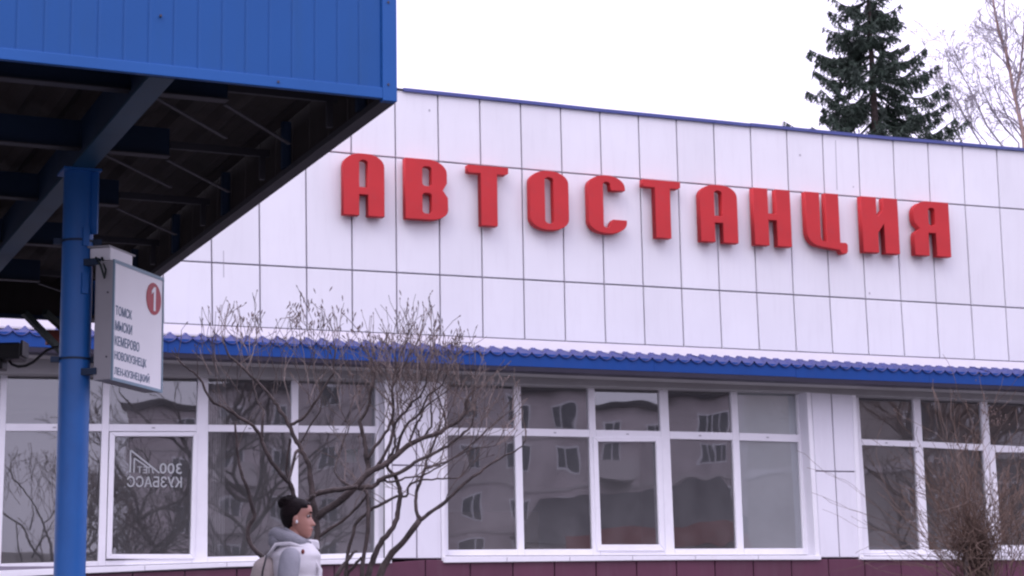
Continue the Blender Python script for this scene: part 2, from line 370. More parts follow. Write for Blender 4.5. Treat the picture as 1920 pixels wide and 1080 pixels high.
# ---- windows: measured bars on the recessed window plane
WO = -.17
def quad_px(a, b, c, d, o): return [L(*p, o) for p in (a, b, c, d)]     # bl br tr tl
def pbar(name, q, o, th, m_, parent, bv=.006):
    ob = MB().hexa(quad_px(*q, o), (0, th, 0)).build(name, m_, parent, fix=True)
    bevel(ob, bv, 2); return ob
def vline(xt, xb, yt, yb):               # x of a leaning vertical at height y
    return lambda y: xt+(xb-xt)*(y-yt)/(yb-yt)
def hline(pts):
    def f(x):
        if x <= pts[0][0]: a, b = pts[0], pts[1]
        elif x >= pts[-1][0]: a, b = pts[-2], pts[-1]
        else:
            for a, b in zip(pts, pts[1:]):
                if a[0] <= x <= b[0]: break
        return a[1]+(b[1]-a[1])*(x-a[0])/(b[0]-a[0])
    return f
def window(name, label, lefts, top, ttop, tbot, gbot, fbot, sill, end_l, end_r, sashes, sill_ext):
    """lefts: list of (xl@700, xr@700, xl@1050, xr@1050) upright bars, first and last are the jambs"""
    w = MB().hexa([L(end_l[0],top(end_l[0])-14,WO-.02), L(end_r[0],top(end_r[0])-14,WO-.02), L(end_r[0],top(end_r[0])-1,WO-.02), L(end_l[0],top(end_l[0])-1,WO-.02)][0:4], (0,.08,0)).build(name, M['pvc'], B, fix=True)
    w.name = name
    if label: w['label'] = label
    V = [(vline(a,c,700,1050), vline(b,d,700,1050)) for a,b,c,d in lefts]
    def solve(fx, fy):
        x = fx(900)
        for _ in range(6): y = fy(x); x = fx(y)
        return (x, y)
    headf = lambda x: top(x)-13
    for k, (a, b) in enumerate(V):
        pbar('upright', (solve(a,fbot), solve(b,fbot), solve(b,headf), solve(a,headf)), WO, .07, M['pvc'], w)
    for k in range(len(V)-1):
        a, b = V[k][1], V[k+1][0]
        pbar('transom', (solve(a,tbot), solve(b,tbot), solve(b,ttop), solve(a,ttop)), WO-.002, .066, M['pvc'], w)
        c_ = ((a(760)+b(760))/2); cp_ = L(c_, (ttop(c_)+tbot(c_))/2, WO)
        MB().box((cp_.x-.018,-WO-.0035,cp_.z-.006),(cp_.x+.018,-WO+.001,cp_.z+.006)).build('drain_cap', M['signgrey'], w)
        pbar('bottom_rail', (solve(a,fbot), solve(b,fbot), solve(b,gbot), solve(a,gbot)), WO-.002, .066, M['pvc'], w)
        # panes, each its own very slightly tilted sheet
        for f0, f1 in ((ttop, top), (gbot, tbot)):
            q = [solve(a,f0), solve(b,f0), solve(b,f1), solve(a,f1)]
            q = [L(x,y,WO-.035) for x,y in q]
            tl = random.uniform(-.004,.004); 
            for v, s_ in zip(q, (1,1,-1,-1)): v.y += tl*s_*.5
            q = [(v.x+dx*.008, v.y, v.z+dzz*.008) for v, dx, dzz in zip(q, (-1,1,1,-1), (-1,-1,1,1))]
            MB().add(q, [(0,1,2,3)]).build('pane', M['glass'], w)
        if k in sashes:                  # opening sash with its own raised frame
            gx0, gx1, gy0, gy1, ox0, ox1, oy0, oy1 = sashes[k]
            lean = (lefts[k][3]-lefts[k][1])/350
            P = lambda x, y: (x+(y-930)*lean, y)
            so = WO+.022
            for q in (((ox0,oy1),(gx0,gy1),(gx0,gy0),(ox0,oy0)), ((gx1,gy1),(ox1,oy1),(ox1,oy0),(gx1,gy0)), ((gx0,gy0),(gx1,gy0),(ox1,oy0),(ox0,oy0)), ((ox0,oy1),(ox1,oy1),(gx1,gy1),(gx0,gy1))):
                pbar('sash', tuple(P(*p) for p in q), so, .05, M['pvc'], w, .008)
    # sill slab under the rail
    xl, xr = sill_ext
    xs = [xl+(xr-xl)*i/6 for i in range(7)]; mb = MB()
    for a, b in zip(xs, xs[1:]):
        q = [L(a,sill(a),.07), L(b,sill(b),.07), L(b,fbot(b)+1,.07), L(a,fbot(a)+1,.07)]
        mb.hexa(q, (0,.27,0))
    sl = mb.build('sill', M['pvc'], w); bevel(sl, .006)
    # fine dark joints where the sill pieces meet
    for b in xs[1:-1]:
        p = L(b, sill(b)-1, .0715); MB().box((p.x-.002, -.0715, p.z), (p.x+.002, -.05, p.z+.045)).build('sill_joint', M['joint'], w)
    return w
topL = hline([(0,702),(370,706),(700,714)])
windowL = window('window', 'window behind the blue pole with a mirrored white inscription on one sash',
  [(-190,-172,-206,-188),(2,14,-12,2),(194,207,184,198),(372,391,360,389),(547,560,546,559),(705,714,703,712)],
  topL, hline([(0,794),(370,796),(700,799)]), hline([(0,808),(370,809),(700,812)]), hline([(0,1057),(185,1052),(390,1044),(545,1041),(700,1036)]),
  hline([(0,1069),(200,1061),(480,1052),(700,1046)]), hline([(0,1083),(160,1075),(480,1061),(722,1056)]), (-190,700), (714,700),
  {2: (213,360,818,1039, 203,368,810,1048)}, (-190,733))
topM = hline([(835,719),(980,725),(1240,731),(1500,738)])
windowM = window('window', 'window in the middle with four uprights and a white blind at its right end',
  [(828,838,832,841),(963,976,971,984),(1102,1114,1112,1126),(1235,1251,1248,1266),(1369,1381,1383,1396),(1492,1500,1508,1517)],
  topM, hline([(835,802),(980,803),(1370,811),(1500,815)]), hline([(835,816),(980,817),(1370,825),(1500,829)]), hline([(835,1031),(970,1030),(1500,1028)]),
  hline([(835,1042),(1260,1041),(1515,1040)]), hline([(834,1055),(1260,1050),(1540,1049.5)]), (828,700), (1500,700),
  {2: (1125,1234,828,1021, 1116,1244,819,1033)}, (833,1540))
topR = hline([(1608,745),(1840,753),(2000,760)])
windowR = window('window', 'window at the right end partly behind the brown brush of twigs',
  [(1600,1607,1620,1631),(1710,1723,1727,1743),(1836,1848,1857,1873),(1965,1979,1987,2002),(2085,2100,2110,2124)],
  topR, hline([(1608,823),(1720,827),(1920,837)]), hline([(1608,834),(1720,838),(1920,849)]), hline([(1620,1031),(1920,1031)]),
  hline([(1620,1042),(1920,1042)]), hline([(1620,1049.5),(1880,1050)]), (1600,700), (2090,700),
  {2: (1872,1975,848,1022, 1862,1990,838,1036)}, (1618,2130))
# reveals and bright edge trims beside the openings, piers between
def vstrip(name, xt0, xt1, xb0, xb1, yt, yb, o, th, m_):
    return pbar(name, ((xb0,yb),(xb1,yb),(xt1,yt),(xt0,yt)), o, th, m_, B, .004)
for (xt, xb, yt, yb) in ((720,719,690,1056),(1510,1531,712,1049)):      # right-hand reveals seen from inside the recess
    a = L(xt, yt, .03); b = L(xb, yb, .03)
    MB().add([(b.x,-.03,b.z),(b.x,.20,b.z),(a.x,.20,3.94),(a.x,-.03,3.94)], [(0,1,2,3)]).build('reveal', M['pier'], B)
vstrip('edge_trim', 721,734,722,735, 690,1056, .035,.02, M['pvc'])
vstrip('edge_trim', 824,832,829,835, 690,1052, .035,.2, M['pvc'])
vstrip('edge_trim', 1511,1519,1530,1538, 712,1048, .035,.02, M['pvc'])
vstrip('edge_trim', 1597,1604,1612,1620, 722,1049, .035,.2, M['pvc'])
def pier(xt, xb, ysplit, yb):            # three uprights of the pier's two columns
    uc = [(L(a,735,.02).x, L(b,1045,.02).x) for a, b in zip(xt, xb)]
    zt, zb = 3.93, L(xb[0], yb, .02).z
    zm = L((xt[0]+xb[-1])/2, ysplit, .02).z
    z7, z10 = L(xt[0],735,.02).z, L(xb[0],1045,.02).z
    U = lambda c, z: c[0]+(c[1]-c[0])*(z7-z)/(z7-z10)
    for c0, c1 in zip(uc, uc[1:]):
        for za, zb_ in ((zb, zm), (zm, zt)):
            panel('pier_panel', [(U(c0,za),za),(U(c1,za),za),(U(c1,zb_),zb_),(U(c0,zb_),zb_)], .02, .016, M['pier'], B)
    MB().box((U(uc[0],3)-.02,.0,zb),(U(uc[-1],3)+.03,.22,zt)).build('pier_core', M['joint'], B)
pier((734,781,825), (735,782,829), 873, 1048)
pier((1520,1558.5,1598), (1537,1575,1613), 884, 1046)
# blinds and curtains behind the glass
q = quad_px((1392,1032),(1525,1032),(1512,722),(1375,722), -.235)
MB().hexa(q, (0,.02,0)).build('roller_blind', M['blind'], B)
def curtain(x0, x1, yt, yb, o):
    a, b = L(x0,yb,o), L(x1,yt,o); mb = MB(); n = 40
    for i in range(n+1):
        u = a.x+(b.x-a.x)*i/n; yy = -o+.035*math.sin(i*1.45)+.01*math.sin(i*.7)
        mb.v += [(u,yy,a.z),(u,yy,b.z)]
    for i in range(n): mb.f.append((2*i,2*i+2,2*i+3,2*i+1))
    mb.build('curtain', M['curtain'], B, smooth=True)
curtain(380, 425, 690, 1060, -.45); curtain(-60, 10, 690, 1070, -.45); curtain(1990, 2080, 700, 1050, -.45)
MB().hexa(quad_px((648,868),(672,868),(672,842),(648,842), -.35), (0,.01,0)).build('green_notice', mat('green_card',(.03,.09,.07),.6), B)
MB().hexa(quad_px((690,1040),(1010,1040),(1010,960),(690,960), -2.5), (0,.5,0)).build('counter', mat('counter_brown',(.14,.10,.08),.5), B)

# mirrored vinyl inscription on the sash: drawn on the inside, so it reads backwards from here
def text_mesh(body, w, h, mirror=False, depth=.001, bold=0):
    cu = bpy.data.curves.new('t', 'FONT'); cu.body = body; cu.extrude = depth; cu.resolution_u = 4; cu.offset = bold
    o = bpy.data.objects.new('t', cu); COL.objects.link(o); me = mesh_of(o)
    xs = [v.co.x for v in me.vertices]; ys = [v.co.y for v in me.vertices]
    x0, x1, y0, y1_ = min(xs), max(xs), min(ys), max(ys)
    for v in me.vertices:
        x = (v.co.x-x0)/(x1-x0)*w; v.co.x = (w-x) if mirror else x; v.co.y = (v.co.y-y0)/(y1_-y0)*h
    if mirror: me.flip_normals()
    me.materials.clear(); return me
GO = WO-.03
def decal(body, x0, x1, y0, y1):
    a, b = L(x0,y1,GO), L(x1,y0,GO)
    me = text_mesh(body, b.x-a.x, b.z-a.z, True, .0006, .008)
    o = link('inscription', me, M['decal'], windowL); o.location = (a.x, a.y, a.z); o.rotation_euler = (R(90),0,0); return o
decal('300', 299, 341, 869, 888); decal('ЛЕТ', 257, 289, 875, 887); decal('КУЗБАСС', 238, 341, 894, 913)
mb = MB()
def dl(pts, w):
    for a, b in zip(pts, pts[1:]):
        A, Bq = L(*a,GO), L(*b,GO); mb.bar(A, Bq, .001, w, up=(0,1,0)) if False else mb.bar(A, Bq, w, .001, up=(0,1,0))
dl([(244,886),(245,844)], .016); dl([(245,844),(299,887)], .016); dl([(251,886),(252,859)], .014); dl([(252,859),(278,877)], .014)
mb.build('emblem', M['decal'], windowL)
tag(windowL.children[0])

# ------------------------------------------------------------------ red letters on the wall
def arc(cx, cy, rx, ry, a0, a1, n=8): return [(cx+rx*math.cos(R(a0+(a1-a0)*i/n)), cy+ry*math.sin(R(a0+(a1-a0)*i/n))) for i in range(n+1)]
def rrect(x0, y0, x1, y1, rx, ry): return arc(x1-rx,y1-ry,rx,ry,0,90)+arc(x0+rx,y1-ry,rx,ry,90,180)+arc(x0+rx,y0+ry,rx,ry,180,270)+arc(x1-rx,y0+ry,rx,ry,270,360)
SH_A = [[(0,0),(0,.80)]+arc(.42,.80,.42,.20,180,90)+arc(.58,.80,.42,.20,90,0)+[(1,0),(.60,0),(.60,.34),(.385,.34),(.385,0)], arc(.49,.85,.105,.05,0,180)+[(.385,.46),(.595,.46)]]
SH_B = [[(0,0),(0,1),(.45,1)]+arc(.52,.78,.46,.22,90,0)+[(.98,.62),(.88,.50),(1,.38),(1,.16)]+arc(.56,.17,.44,.17,0,-90)+[(.4,0)], rrect(.40,.555,.62,.88,.08,.05), rrect(.40,.10,.62,.44,.08,.05)]
SH_T = [[(0,.88),(0,1),(1,1),(1,.90),(.94,.87),(.72,.87),(.72,0),(.31,0),(.31,.87),(.05,.87)]]
SH_O = [rrect(0,0,1,1,.46,.20), rrect(.385,.11,.61,.89,.11,.05)]
SH_C = [arc(.46,.80,.46,.20,180,90)+arc(.52,.80,.45,.20,90,0)+[(.97,.755),(.60,.745),(.585,.80)]+arc(.485,.84,.095,.05,0,180)+[(.39,.15)]+arc(.485,.14,.095,.04,180,300)+[(.585,.20),(.64,.245),(1,.245)]+arc(.52,.20,.48,.20,0,-90)+arc(.46,.20,.46,.20,270,180)]
SH_H = [[(0,0),(0,1),(.39,1),(.39,.565),(.61,.565),(.61,1),(1,1),(1,0),(.61,0),(.61,.45),(.39,.45),(.39,0)]]
SH_TS = [[(0,1),(.42,1),(.42,.27)]+arc(.52,.22,.10,.09,180,270)+[(.60,.13),(.60,1),(1,1),(1,.13),(1.17,.13),(1.22,.10),(1.22,-.02),(1.17,-.065),(1.03,-.065),(.97,0),(.45,.03)]+arc(.40,.30,.40,.26,270,180)]
SH_I = [[(0,0),(0,1),(.41,1),(.41,.66),(.45,.66),(.60,.80),(.60,1),(1,1),(1,0),(.60,0),(.60,.53),(.43,.36),(.43,0)]]
SH_YA = [[(1,0),(1,1),(.52,1)]+arc(.42,.78,.42,.22,90,180)+[(0,.66),(.03,.58),(.17,.49),(.04,.42),(.0,.36),(0,0),(.40,0),(.40,.42),(.60,.42),(.60,0)], rrect(.42,.56,.60,.88,.07,.05)]
LO = .145; LD = .105
letters = [
 ('А', SH_A, 644,721, 288,404, 'first red letter A with rounded top, leftmost of the wall sign beside the canopy'),
 ('В', SH_B, 760,840, 298.5,411.5, 'red letter shaped like a B with two small slots, second in the wall sign'),
 ('Т', SH_T, 878,954, 311.5,423, 'first red T shaped letter, third in the wall sign between the B and O shapes'),
 ('О', SH_O, 994,1066.5, 320.5,431, 'red letter O with a narrow upright slot, fourth in the wall sign'),
 ('С', SH_C, 1103.5,1175, 329,437.5, 'red letter C open to the right, beside the O in the wall sign'),
 ('Т', SH_T, 1207,1277, 338.5,446, 'second red T shaped letter, standing right of the C in the wall sign'),
 ('А', SH_A, 1313,1383, 347,454, 'second red letter A with rounded top, seventh in the wall sign beside the H shape'),
 ('Н', SH_H, 1414,1483, 354.5,460.5, 'red letter shaped like an H with a thin crossbar, right of the second A'),
 ('Ц', SH_TS, 1512,1574, 361.5,466, 'red U shaped letter with a small tail at its lower right'),
 ('И', SH_I, 1617,1685, 370.5,474, 'red letter like a backward N with a slanting middle stroke'),
 ('Я', SH_YA, 1714,1781, 378,479.5, 'red letter like a backward R, last and rightmost of the wall sign'),
]
for ch, shp, xl, xr, yt, yb, lab in letters:
    xm = (xl+xr)/2
    a = L(xl, (yt+yb)/2, LO).x; b = L(xr, (yt+yb)/2, LO).x; zt = L(xm, yt, LO).z; zb = L(xm, yb, LO).z
    cu = bpy.data.curves.new('l', 'CURVE'); cu.dimensions = '2D'; cu.fill_mode = 'BOTH'; cu.extrude = LD/2-.004; cu.bevel_depth = .004; cu.bevel_resolution = 1; cu.offset = -.004
    for poly in shp:
        poly = [p for k, p in enumerate(poly) if k == 0 or (abs(p[0]-poly[k-1][0])+abs(p[1]-poly[k-1][1])) > 1e-4]
        s_ = cu.splines.new('POLY'); s_.points.add(len(poly)-1); s_.use_cyclic_u = True
        for p, (x, y) in zip(s_.points, poly): p.co = (x*(b-a), y*(zt-zb), 0, 1)
    o = bpy.data.objects.new('l', cu); COL.objects.link(o); me = mesh_of(o); me.materials.clear()
    me.materials.append(M['red'])
    o = link('sign_letter', me, None)
    P = wpos(a, LO-LD/2, zb); o.location = P; o.rotation_euler = (R(90), 0, YAW)
    tag(o, lab, 'letter', 'raised red letters of the station sign')
    # short fixings to the wall
    for fx in (.2, .8):
        for fy in (.25, .8 if ch != 'Т' else .93):
            if ch == 'Т' and fy < .5: continue
            MB().hexa([(fx*(b-a)-.01, fy*(zt-zb)-.01, -LD/2), (fx*(b-a)+.01, fy*(zt-zb)-.01, -LD/2), (fx*(b-a)+.01, fy*(zt-zb)+.01, -LD/2), (fx*(b-a)-.01, fy*(zt-zb)+.01, -LD/2)], (0,0,-(LO-LD))).build('fixing', M['gutter'], o)

# ------------------------------------------------------------------ platform canopy
CZ = 3.35
c0 = on_z(737, 187, CZ); A_ = R(24.0); EA = Vector((math.cos(A_), math.sin(A_), 0)); EB = Vector((-math.sin(A_), math.cos(A_), 0))
K = empty('platform_canopy', (c0.x, c0.y, 0), A_)
tag(K, 'blue metal platform canopy on round posts with open dark steel underside', 'canopy')
def kl(P):                               # world to canopy coordinates
    d = Vector(P)-Vector((c0.x,c0.y,0)); return Vector((d.dot(EA), d.dot(EB), P[2]))
WID, DEP = 13.0, None  # width out of view extended so the canopy blocks light from its underside
back = kl(on_z(205, 604, CZ)); DEP = back.y
# front fascia: overlapping profiled sheets
tx = [-60,-14,31,83,133,184,232,279,326,372,417,461,505,548,591,633,674,716]
us = [kl(on_z(x, 187+(x-737)*.1075, CZ)).x for x in tx]
us = [us[0]-.131*k for k in range(79,0,-1)]+us
us.append(-.012)
for a, b in zip(us, us[1:]):
    w = b-a; r_ = min(.010, w*.15)
    prof = [(a+.0002,.0015),(a+r_,-.0030),(b-r_,-.0030),(b-.0002,.0015),(b-.0002,.012),(a+.0002,.012)]
    mb = MB(); n = len(prof)
    mb.add([(x,y,CZ+.045) for x,y in prof]+[(x,y,CZ+1.02) for x,y in prof], [(i,(i+1)%n,n+(i+1)%n,n+i) for i in range(n)]+[tuple(range(n))[::-1], tuple(range(n,2*n))])
    mb.build('fascia_sheet', M['canopy'], K)
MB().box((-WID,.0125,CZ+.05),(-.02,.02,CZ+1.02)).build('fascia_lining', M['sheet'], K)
# side fascia (facing the station), back fascia, far side
nS = int(DEP/.30); RZ0 = CZ+.29
for i in range(nS):
    a, b = DEP*i/nS, DEP*(i+1)/nS
    MB().box((.0,a+.012,CZ+.02),(.012,b-.003,CZ+1.02)).build('side_sheet', M['canopy'], K)
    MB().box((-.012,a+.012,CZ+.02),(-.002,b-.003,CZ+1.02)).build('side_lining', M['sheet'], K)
    if i % 4 == 1: MB().box((-.06,a+.02,CZ+.03),(-.014,a+.06,RZ0)).build('side_rib', M['steelweb'], K)
MB().box((-WID,DEP,CZ),(0,DEP+.012,CZ+1.02)).build('back_sheet', M['canopy'], K)
MB().box((-WID-.012,0,CZ),(-WID,DEP,CZ+1.02)).build('side_sheet', M['canopy'], K)
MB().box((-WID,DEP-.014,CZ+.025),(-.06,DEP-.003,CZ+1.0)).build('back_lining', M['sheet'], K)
# trims
bevel(MB().hexa([(-WID,-.012,CZ-.002),(-.055,-.012,CZ-.002),(-.055,-.012,CZ+.05),(-WID,-.012,CZ+.05)], (0,.03,0)).build('bottom_trim', M['canopytrim'], K), .003)
bevel(MB().box((-.055,-.014,CZ-.012),(.016,.03,CZ+1.04)).build('corner_trim', M['canopytrim'], K), .003)
MB().box((-.055,.03,CZ-.012),(.016,DEP,CZ+.02)).build('side_bottom_rail', M['bracegrey'], K)
MB().box((-WID,DEP-.05,CZ-.01),(-.06,DEP-.002,CZ+.02)).build('back_bottom_rail', M['steelweb'], K)
MB().box((-WID,-.014,CZ+1.02),(-.056,.03,CZ+1.05)).build('top_trim', M['canopytrim'], K)
for (x, y) in ((520,155),(726,6),(726,160),(300,31)):
    p = kl(on_z(x, y, CZ)); d = ray(x, y); O = Vector((c0.x,c0.y,0)); nn = -EB
    P = d*(O.dot(nn)/d.dot(nn))+Vector((0,0,CAMZ)); p = kl(P)
    MB().tube([(p.x,-.018,p.z),(p.x,-.006,p.z)], .006, 8).build('screw', M['gutter'], K)
# roof sheet with ribs running back, seen from below
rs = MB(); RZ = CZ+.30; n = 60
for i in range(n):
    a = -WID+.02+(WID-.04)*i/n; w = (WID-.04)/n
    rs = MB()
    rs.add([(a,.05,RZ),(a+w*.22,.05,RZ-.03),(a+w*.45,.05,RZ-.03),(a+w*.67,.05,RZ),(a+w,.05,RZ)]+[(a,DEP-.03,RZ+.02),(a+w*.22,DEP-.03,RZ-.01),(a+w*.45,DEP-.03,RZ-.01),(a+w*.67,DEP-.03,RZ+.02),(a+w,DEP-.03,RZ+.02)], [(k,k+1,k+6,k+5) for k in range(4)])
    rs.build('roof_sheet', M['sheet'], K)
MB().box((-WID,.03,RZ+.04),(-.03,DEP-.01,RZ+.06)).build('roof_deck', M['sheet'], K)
# main beam over the posts, purlins and braces
pole = on_z(149, 325, CZ-.01); pl = kl(pole)
bw = .058
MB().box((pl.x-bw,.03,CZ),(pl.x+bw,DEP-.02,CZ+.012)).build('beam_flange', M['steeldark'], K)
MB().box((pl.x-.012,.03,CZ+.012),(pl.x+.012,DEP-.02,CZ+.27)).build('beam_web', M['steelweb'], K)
PZ = CZ+.10
prs = []
for (x, y) in ((400,188),(300,294),(235,388),(90,461),(60,528),(40,580)):
    p = kl(on_z(x, y, PZ)); prs.append(p.y)
for k, yy in enumerate(prs):
    endx = -.62
    for xa, xb in ((-WID+.05, pl.x-.014),(pl.x+.014, endx)):
        MB().box((xa,yy-.035,PZ),(xb,yy+.035,PZ+.008)).build('purlin_flange', M['bracegrey'], K)
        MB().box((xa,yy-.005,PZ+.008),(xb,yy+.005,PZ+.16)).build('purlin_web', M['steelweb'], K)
    MB().box((endx+.002,yy-.012,PZ+.05),(-.06,yy+.012,PZ+.09)).build('outrigger', M['bracegrey'], K)
    for dx, dy in ((.0,.0),(-.34,.02)) if k < 2 else ((.0,.0),):
        a = (endx+dx, yy+.04, PZ-.004); b = (endx+dx+.50, yy+.60, PZ-.02)
        if b[1] < DEP: MB().bar(a, b, .022, .006).build('brace', M['bracegrey'], K)
    MB().bar((-.10, yy, PZ+.05), (-.10, yy, CZ+.02), .03, .03, up=(0,1,0)).build('hanger', M['bracegrey'], K)
# round posts with cap plates, clamps and welded tabs
def post(x, y, detail):
    p = empty('post'); p.parent = K; p.location = (x, y, 0)
    sh = MB().tube([(0,0,0),(0,0,CZ-.012)], .081, 28).build('shaft', M['steel'], p, smooth=True)
    es = sh.modifiers.new('es', 'EDGE_SPLIT'); es.split_angle = R(40)
    MB().box((-.10,-.10,CZ-.012),(.10,.10,CZ-.001)).build('cap_plate', M['steel'], p)
    MB().box((-.14,-.14,0),(.14,.14,.02)).build('base_plate', M['steel'], p)
    if detail:
        to = Vector((-pole.x, -pole.y, 0)).normalized(); ang = math.atan2(to.dot(EB), to.dot(EA))
        for s_ in (1,):
            a = ang+R(58)
            MB().bar(Vector((.088*math.cos(a),.088*math.sin(a),CZ-.35)), Vector((.088*math.cos(a),.088*math.sin(a),CZ-.013)), .012, .06, up=(math.cos(a),math.sin(a),0)).build('gusset', M['steel'], p)
        for zc, zh in ((2.98,.10),(2.73,.11)):
            a = ang+R(28)
            o = MB().bar(Vector((.086*math.cos(a),.086*math.sin(a),zc-zh/2)), Vector((.086*math.cos(a),.086*math.sin(a),zc+zh/2)), .035, .016, up=(math.cos(a),math.sin(a),0)).build('welded_tab', M['steel'], p)
        for zc in (2.335, 2.965):
            MB().tube([(0,0,zc-.006),(0,0,zc+.006)], .0845, 28).build('clamp_band', M['steelweb'], p, smooth=False)
            t = Vector((math.cos(ang+R(90)), math.sin(ang+R(90)), 0))
            for s_ in (-1, 1):
                MB().bar(t*s_*.08+Vector((0,0,zc)), t*s_*.125+Vector((0,0,zc)), .035, .030).build('clamp_ear', M['steelweb'], p)
    return p
post(pl.x, pl.y, True)
post(pl.x, pl.y-3.2 if pl.y-3.2 > .2 else .0, False) if False else None
post(pl.x+.02, min(DEP-.4, pl.y+4.3), False)
# rear struts and slim drain pipe behind the post
pr = on_y(140, 700, 14.6)
def strut(a, b, w=.045):
    return MB().bar(kl(a), kl(b), w, w).build('strut', M['darkgreen'], K)
strut(on_y(44,585,14.2), on_y(128,672,14.55)); strut(on_y(84,585,14.2), on_y(132,628,14.55))
pk = kl(pr); MB().tube([(pk.x,pk.y,0),(pk.x,pk.y,CZ+.05)], .045, 10).build('drain_pipe', M['darkgreen'], K)
ja = kl(on_y(104,632,14.5)); MB().box((ja.x-.07,ja.y-.04,ja.z-.06),(ja.x+.07,ja.y+.04,ja.z+.05)).build('rusty_bracket', M['rust'], K)

# floodlight with its cable, at the left edge of the view
fp = on_y(2, 662, 13.0)
F = empty('floodlight', fp); tag(F, 'small black floodlight with dangling cable under the canopy at left', 'lamp')
bevel(MB().box((-.30,-.10,-.055),(.155,.10,.06)).build('housing', M['black'], F), .012)
bevel(MB().box((-.12,-.07,-.12),(.03,.07,-.056)).build('mount', M['black'], F), .01)
MB().box((.156,-.085,-.03),(.17,.085,.075)).build('visor', M['black'], F)
MB().bar((-.25,0,.06),(-.25,0,CZ-fp.z),.03,.03,up=(0,1,0)).build('stem', M['darkgreen'], F)
cpts = [on_y(x,y,13.0)-fp for x,y in ((14,672),(22,683),(34,687.5),(48,686),(62,679),(76,667),(88,657),(100,652),(112,650))]
MB().tube(cpts, .010, 6).build('cable', M['black'], F, smooth=True)

# ------------------------------------------------------------------ platform number sign
fl_ = on_y(211, 598, 9.72); fr_ = on_y(304.5, 630, 10.28)
e1 = Vector((fr_.x-fl_.x, fr_.y-fl_.y, 0)); SW = e1.length; e1.normalize()
sz1 = on_y(214, 486, 9.72).z; sz0 = on_y(208, 711, 9.72).z
sz0b = on_y(301,735.5,10.28).z; sz1b = on_y(307.5,524,10.28).z
sz1 = (sz1+sz1b)/2; sz0 = (sz0+sz0b)/2; SHh = sz1-sz0
Sg = empty('platform_sign', (fl_.x, fl_.y, sz0), math.atan2(e1.y, e1.x))
tag(Sg, 'white platform sign number 1 listing destinations, hung on the blue post', 'sign')
TH = .105
bevel(MB().box((0,.004,0),(SW,TH,SHh)).build('casing', M['signgrey'], Sg), .004)
MB().box((.012,-.002,.012),(SW-.012,.0035,SHh-.012)).build('face', M['signwhite'], Sg)
for q in (((0,-.006,SHh-.014),(SW,.004,SHh+.004)),((0,-.006,-.004),(SW,.004,.012)),((0,-.006,.012),(.010,.004,SHh-.014)),((SW-.010,-.006,.012),(SW,.004,SHh-.014))):
    MB().box(*q).build('edge_strip', M['signtrim'], Sg)
for body, t0, t1, s1 in (('ТОМСК',.375,.455,.36),('МЫСКИ',.50,.585,.37),('КЕМЕРОВО',.628,.71,.52),('НОВОКУЗНЕЦК',.755,.84,.665),('ЛЕН-КУЗНЕЦКИЙ',.872,.965,.735)):
    me = text_mesh(body, (s1-.045)*SW, (t1-t0)*SHh, False, .0005, .008)
    o = link('lettering', me, M['signtext'], Sg); o.location = (.045*SW, -.0032, SHh*(1-t1)); o.rotation_euler = (R(90),0,0)
MB().tube([(.795*SW,-.0025,SHh*.79),(.795*SW,-.0048,SHh*.79)], .088, 40).build('red_disc', M['signred'], Sg)
# figure one: upright with a slanting flag, cut as one outline
cx, cz = .795*SW, SHh*.79
fig = [(-.004,-.066),(.018,-.066),(.018,.066),(-.002,.066),(-.030,.040),(-.030,.022),(-.004,.040)]
mb = MB(); nf = len(fig)
mb.add([(cx+x,-.0065,cz+z) for x,z in fig]+[(cx+x,-.005,cz+z) for x,z in fig], [tuple(range(nf))]+[(i,i+nf,(i+1)%nf+nf,(i+1)%nf) for i in range(nf)])
mb.build('numeral', M['signwhite'], Sg)
# control box on top, screws, brackets to the post
bevel(MB().box((.02,.03,SHh+.006),(.27,.15,SHh+.075)).build('top_box', M['signwhite'], Sg), .004)
MB().box((-.001,.028,SHh+.075),(.30,.155,SHh+.082)).build('top_box_lid', M['signgrey'], Sg)
for zz in (.12,.46): MB().tube([(-.001,.03,zz),(-.004,.03,zz)], .005, 8).build('screw', M['gutter'], Sg)
for zz in (.03, SHh-.02):
    MB().box((-.01,TH-.02,zz),(.02,TH+.09,zz+.035)).build('bracket', M['steelweb'], Sg)
MB().tube([(.0,TH,SHh+.02),(-.04,TH-.05,SHh-.03),(-.03,TH-.07,SHh-.10),(.0,TH-.06,SHh-.05),(.01,TH-.03,SHh+.02)], .006, 6).build('wire', M['darkgreen'], Sg, smooth=True)

# ------------------------------------------------------------------ shrubs and trees
def grow(mb, p, d, length, r, lvl, rnd, up=.35, nchild=(2,4), rmin=.0012, n=4, spread=.75, bud=None, cap=None):
    seg = max(3, int(length/.07)); seg = min(seg, 9); pts = [p.copy()]; rad = [r]
    dd = d.normalized(); cur = p.copy(); step = length/seg; kids = []
    for i in range(seg):
        if cap and cur.z > cap(cur.x, cur.y): break
        dd = (dd+Vector((rnd.gauss(0,.17), rnd.gauss(0,.17), rnd.gauss(0,.14)+up*.22))).normalized()
        cur = cur+dd*step; pts.append(cur.copy()); rad.append(max(rmin, r*(1-.62*(i+1)/seg)))
        if lvl > 0 and i > 0: kids.append((cur.copy(), dd.copy(), rad[-1]))
    if len(pts) < 2: return
    mb.tube(pts, rad, n, cap=False)
    if bud is not None: bud.append((cur.copy(), dd.copy()))
    if lvl > 0 and kids:
        for _ in range(rnd.randint(*nchild)):
            q, e, rr = rnd.choice(kids)
            side = e.orthogonal().normalized(); side.rotate(Matrix.Rotation(rnd.uniform(0,6.28), 3, e))
            nd = (e+side*spread*rnd.uniform(.6,1.2)).normalized()
            grow(mb, q, nd, length*rnd.uniform(.35,.7), rr*.7, lvl-1, rnd, up, nchild, rmin, n, spread, bud, cap)
rnd = random.Random(11)
SD = 15.2
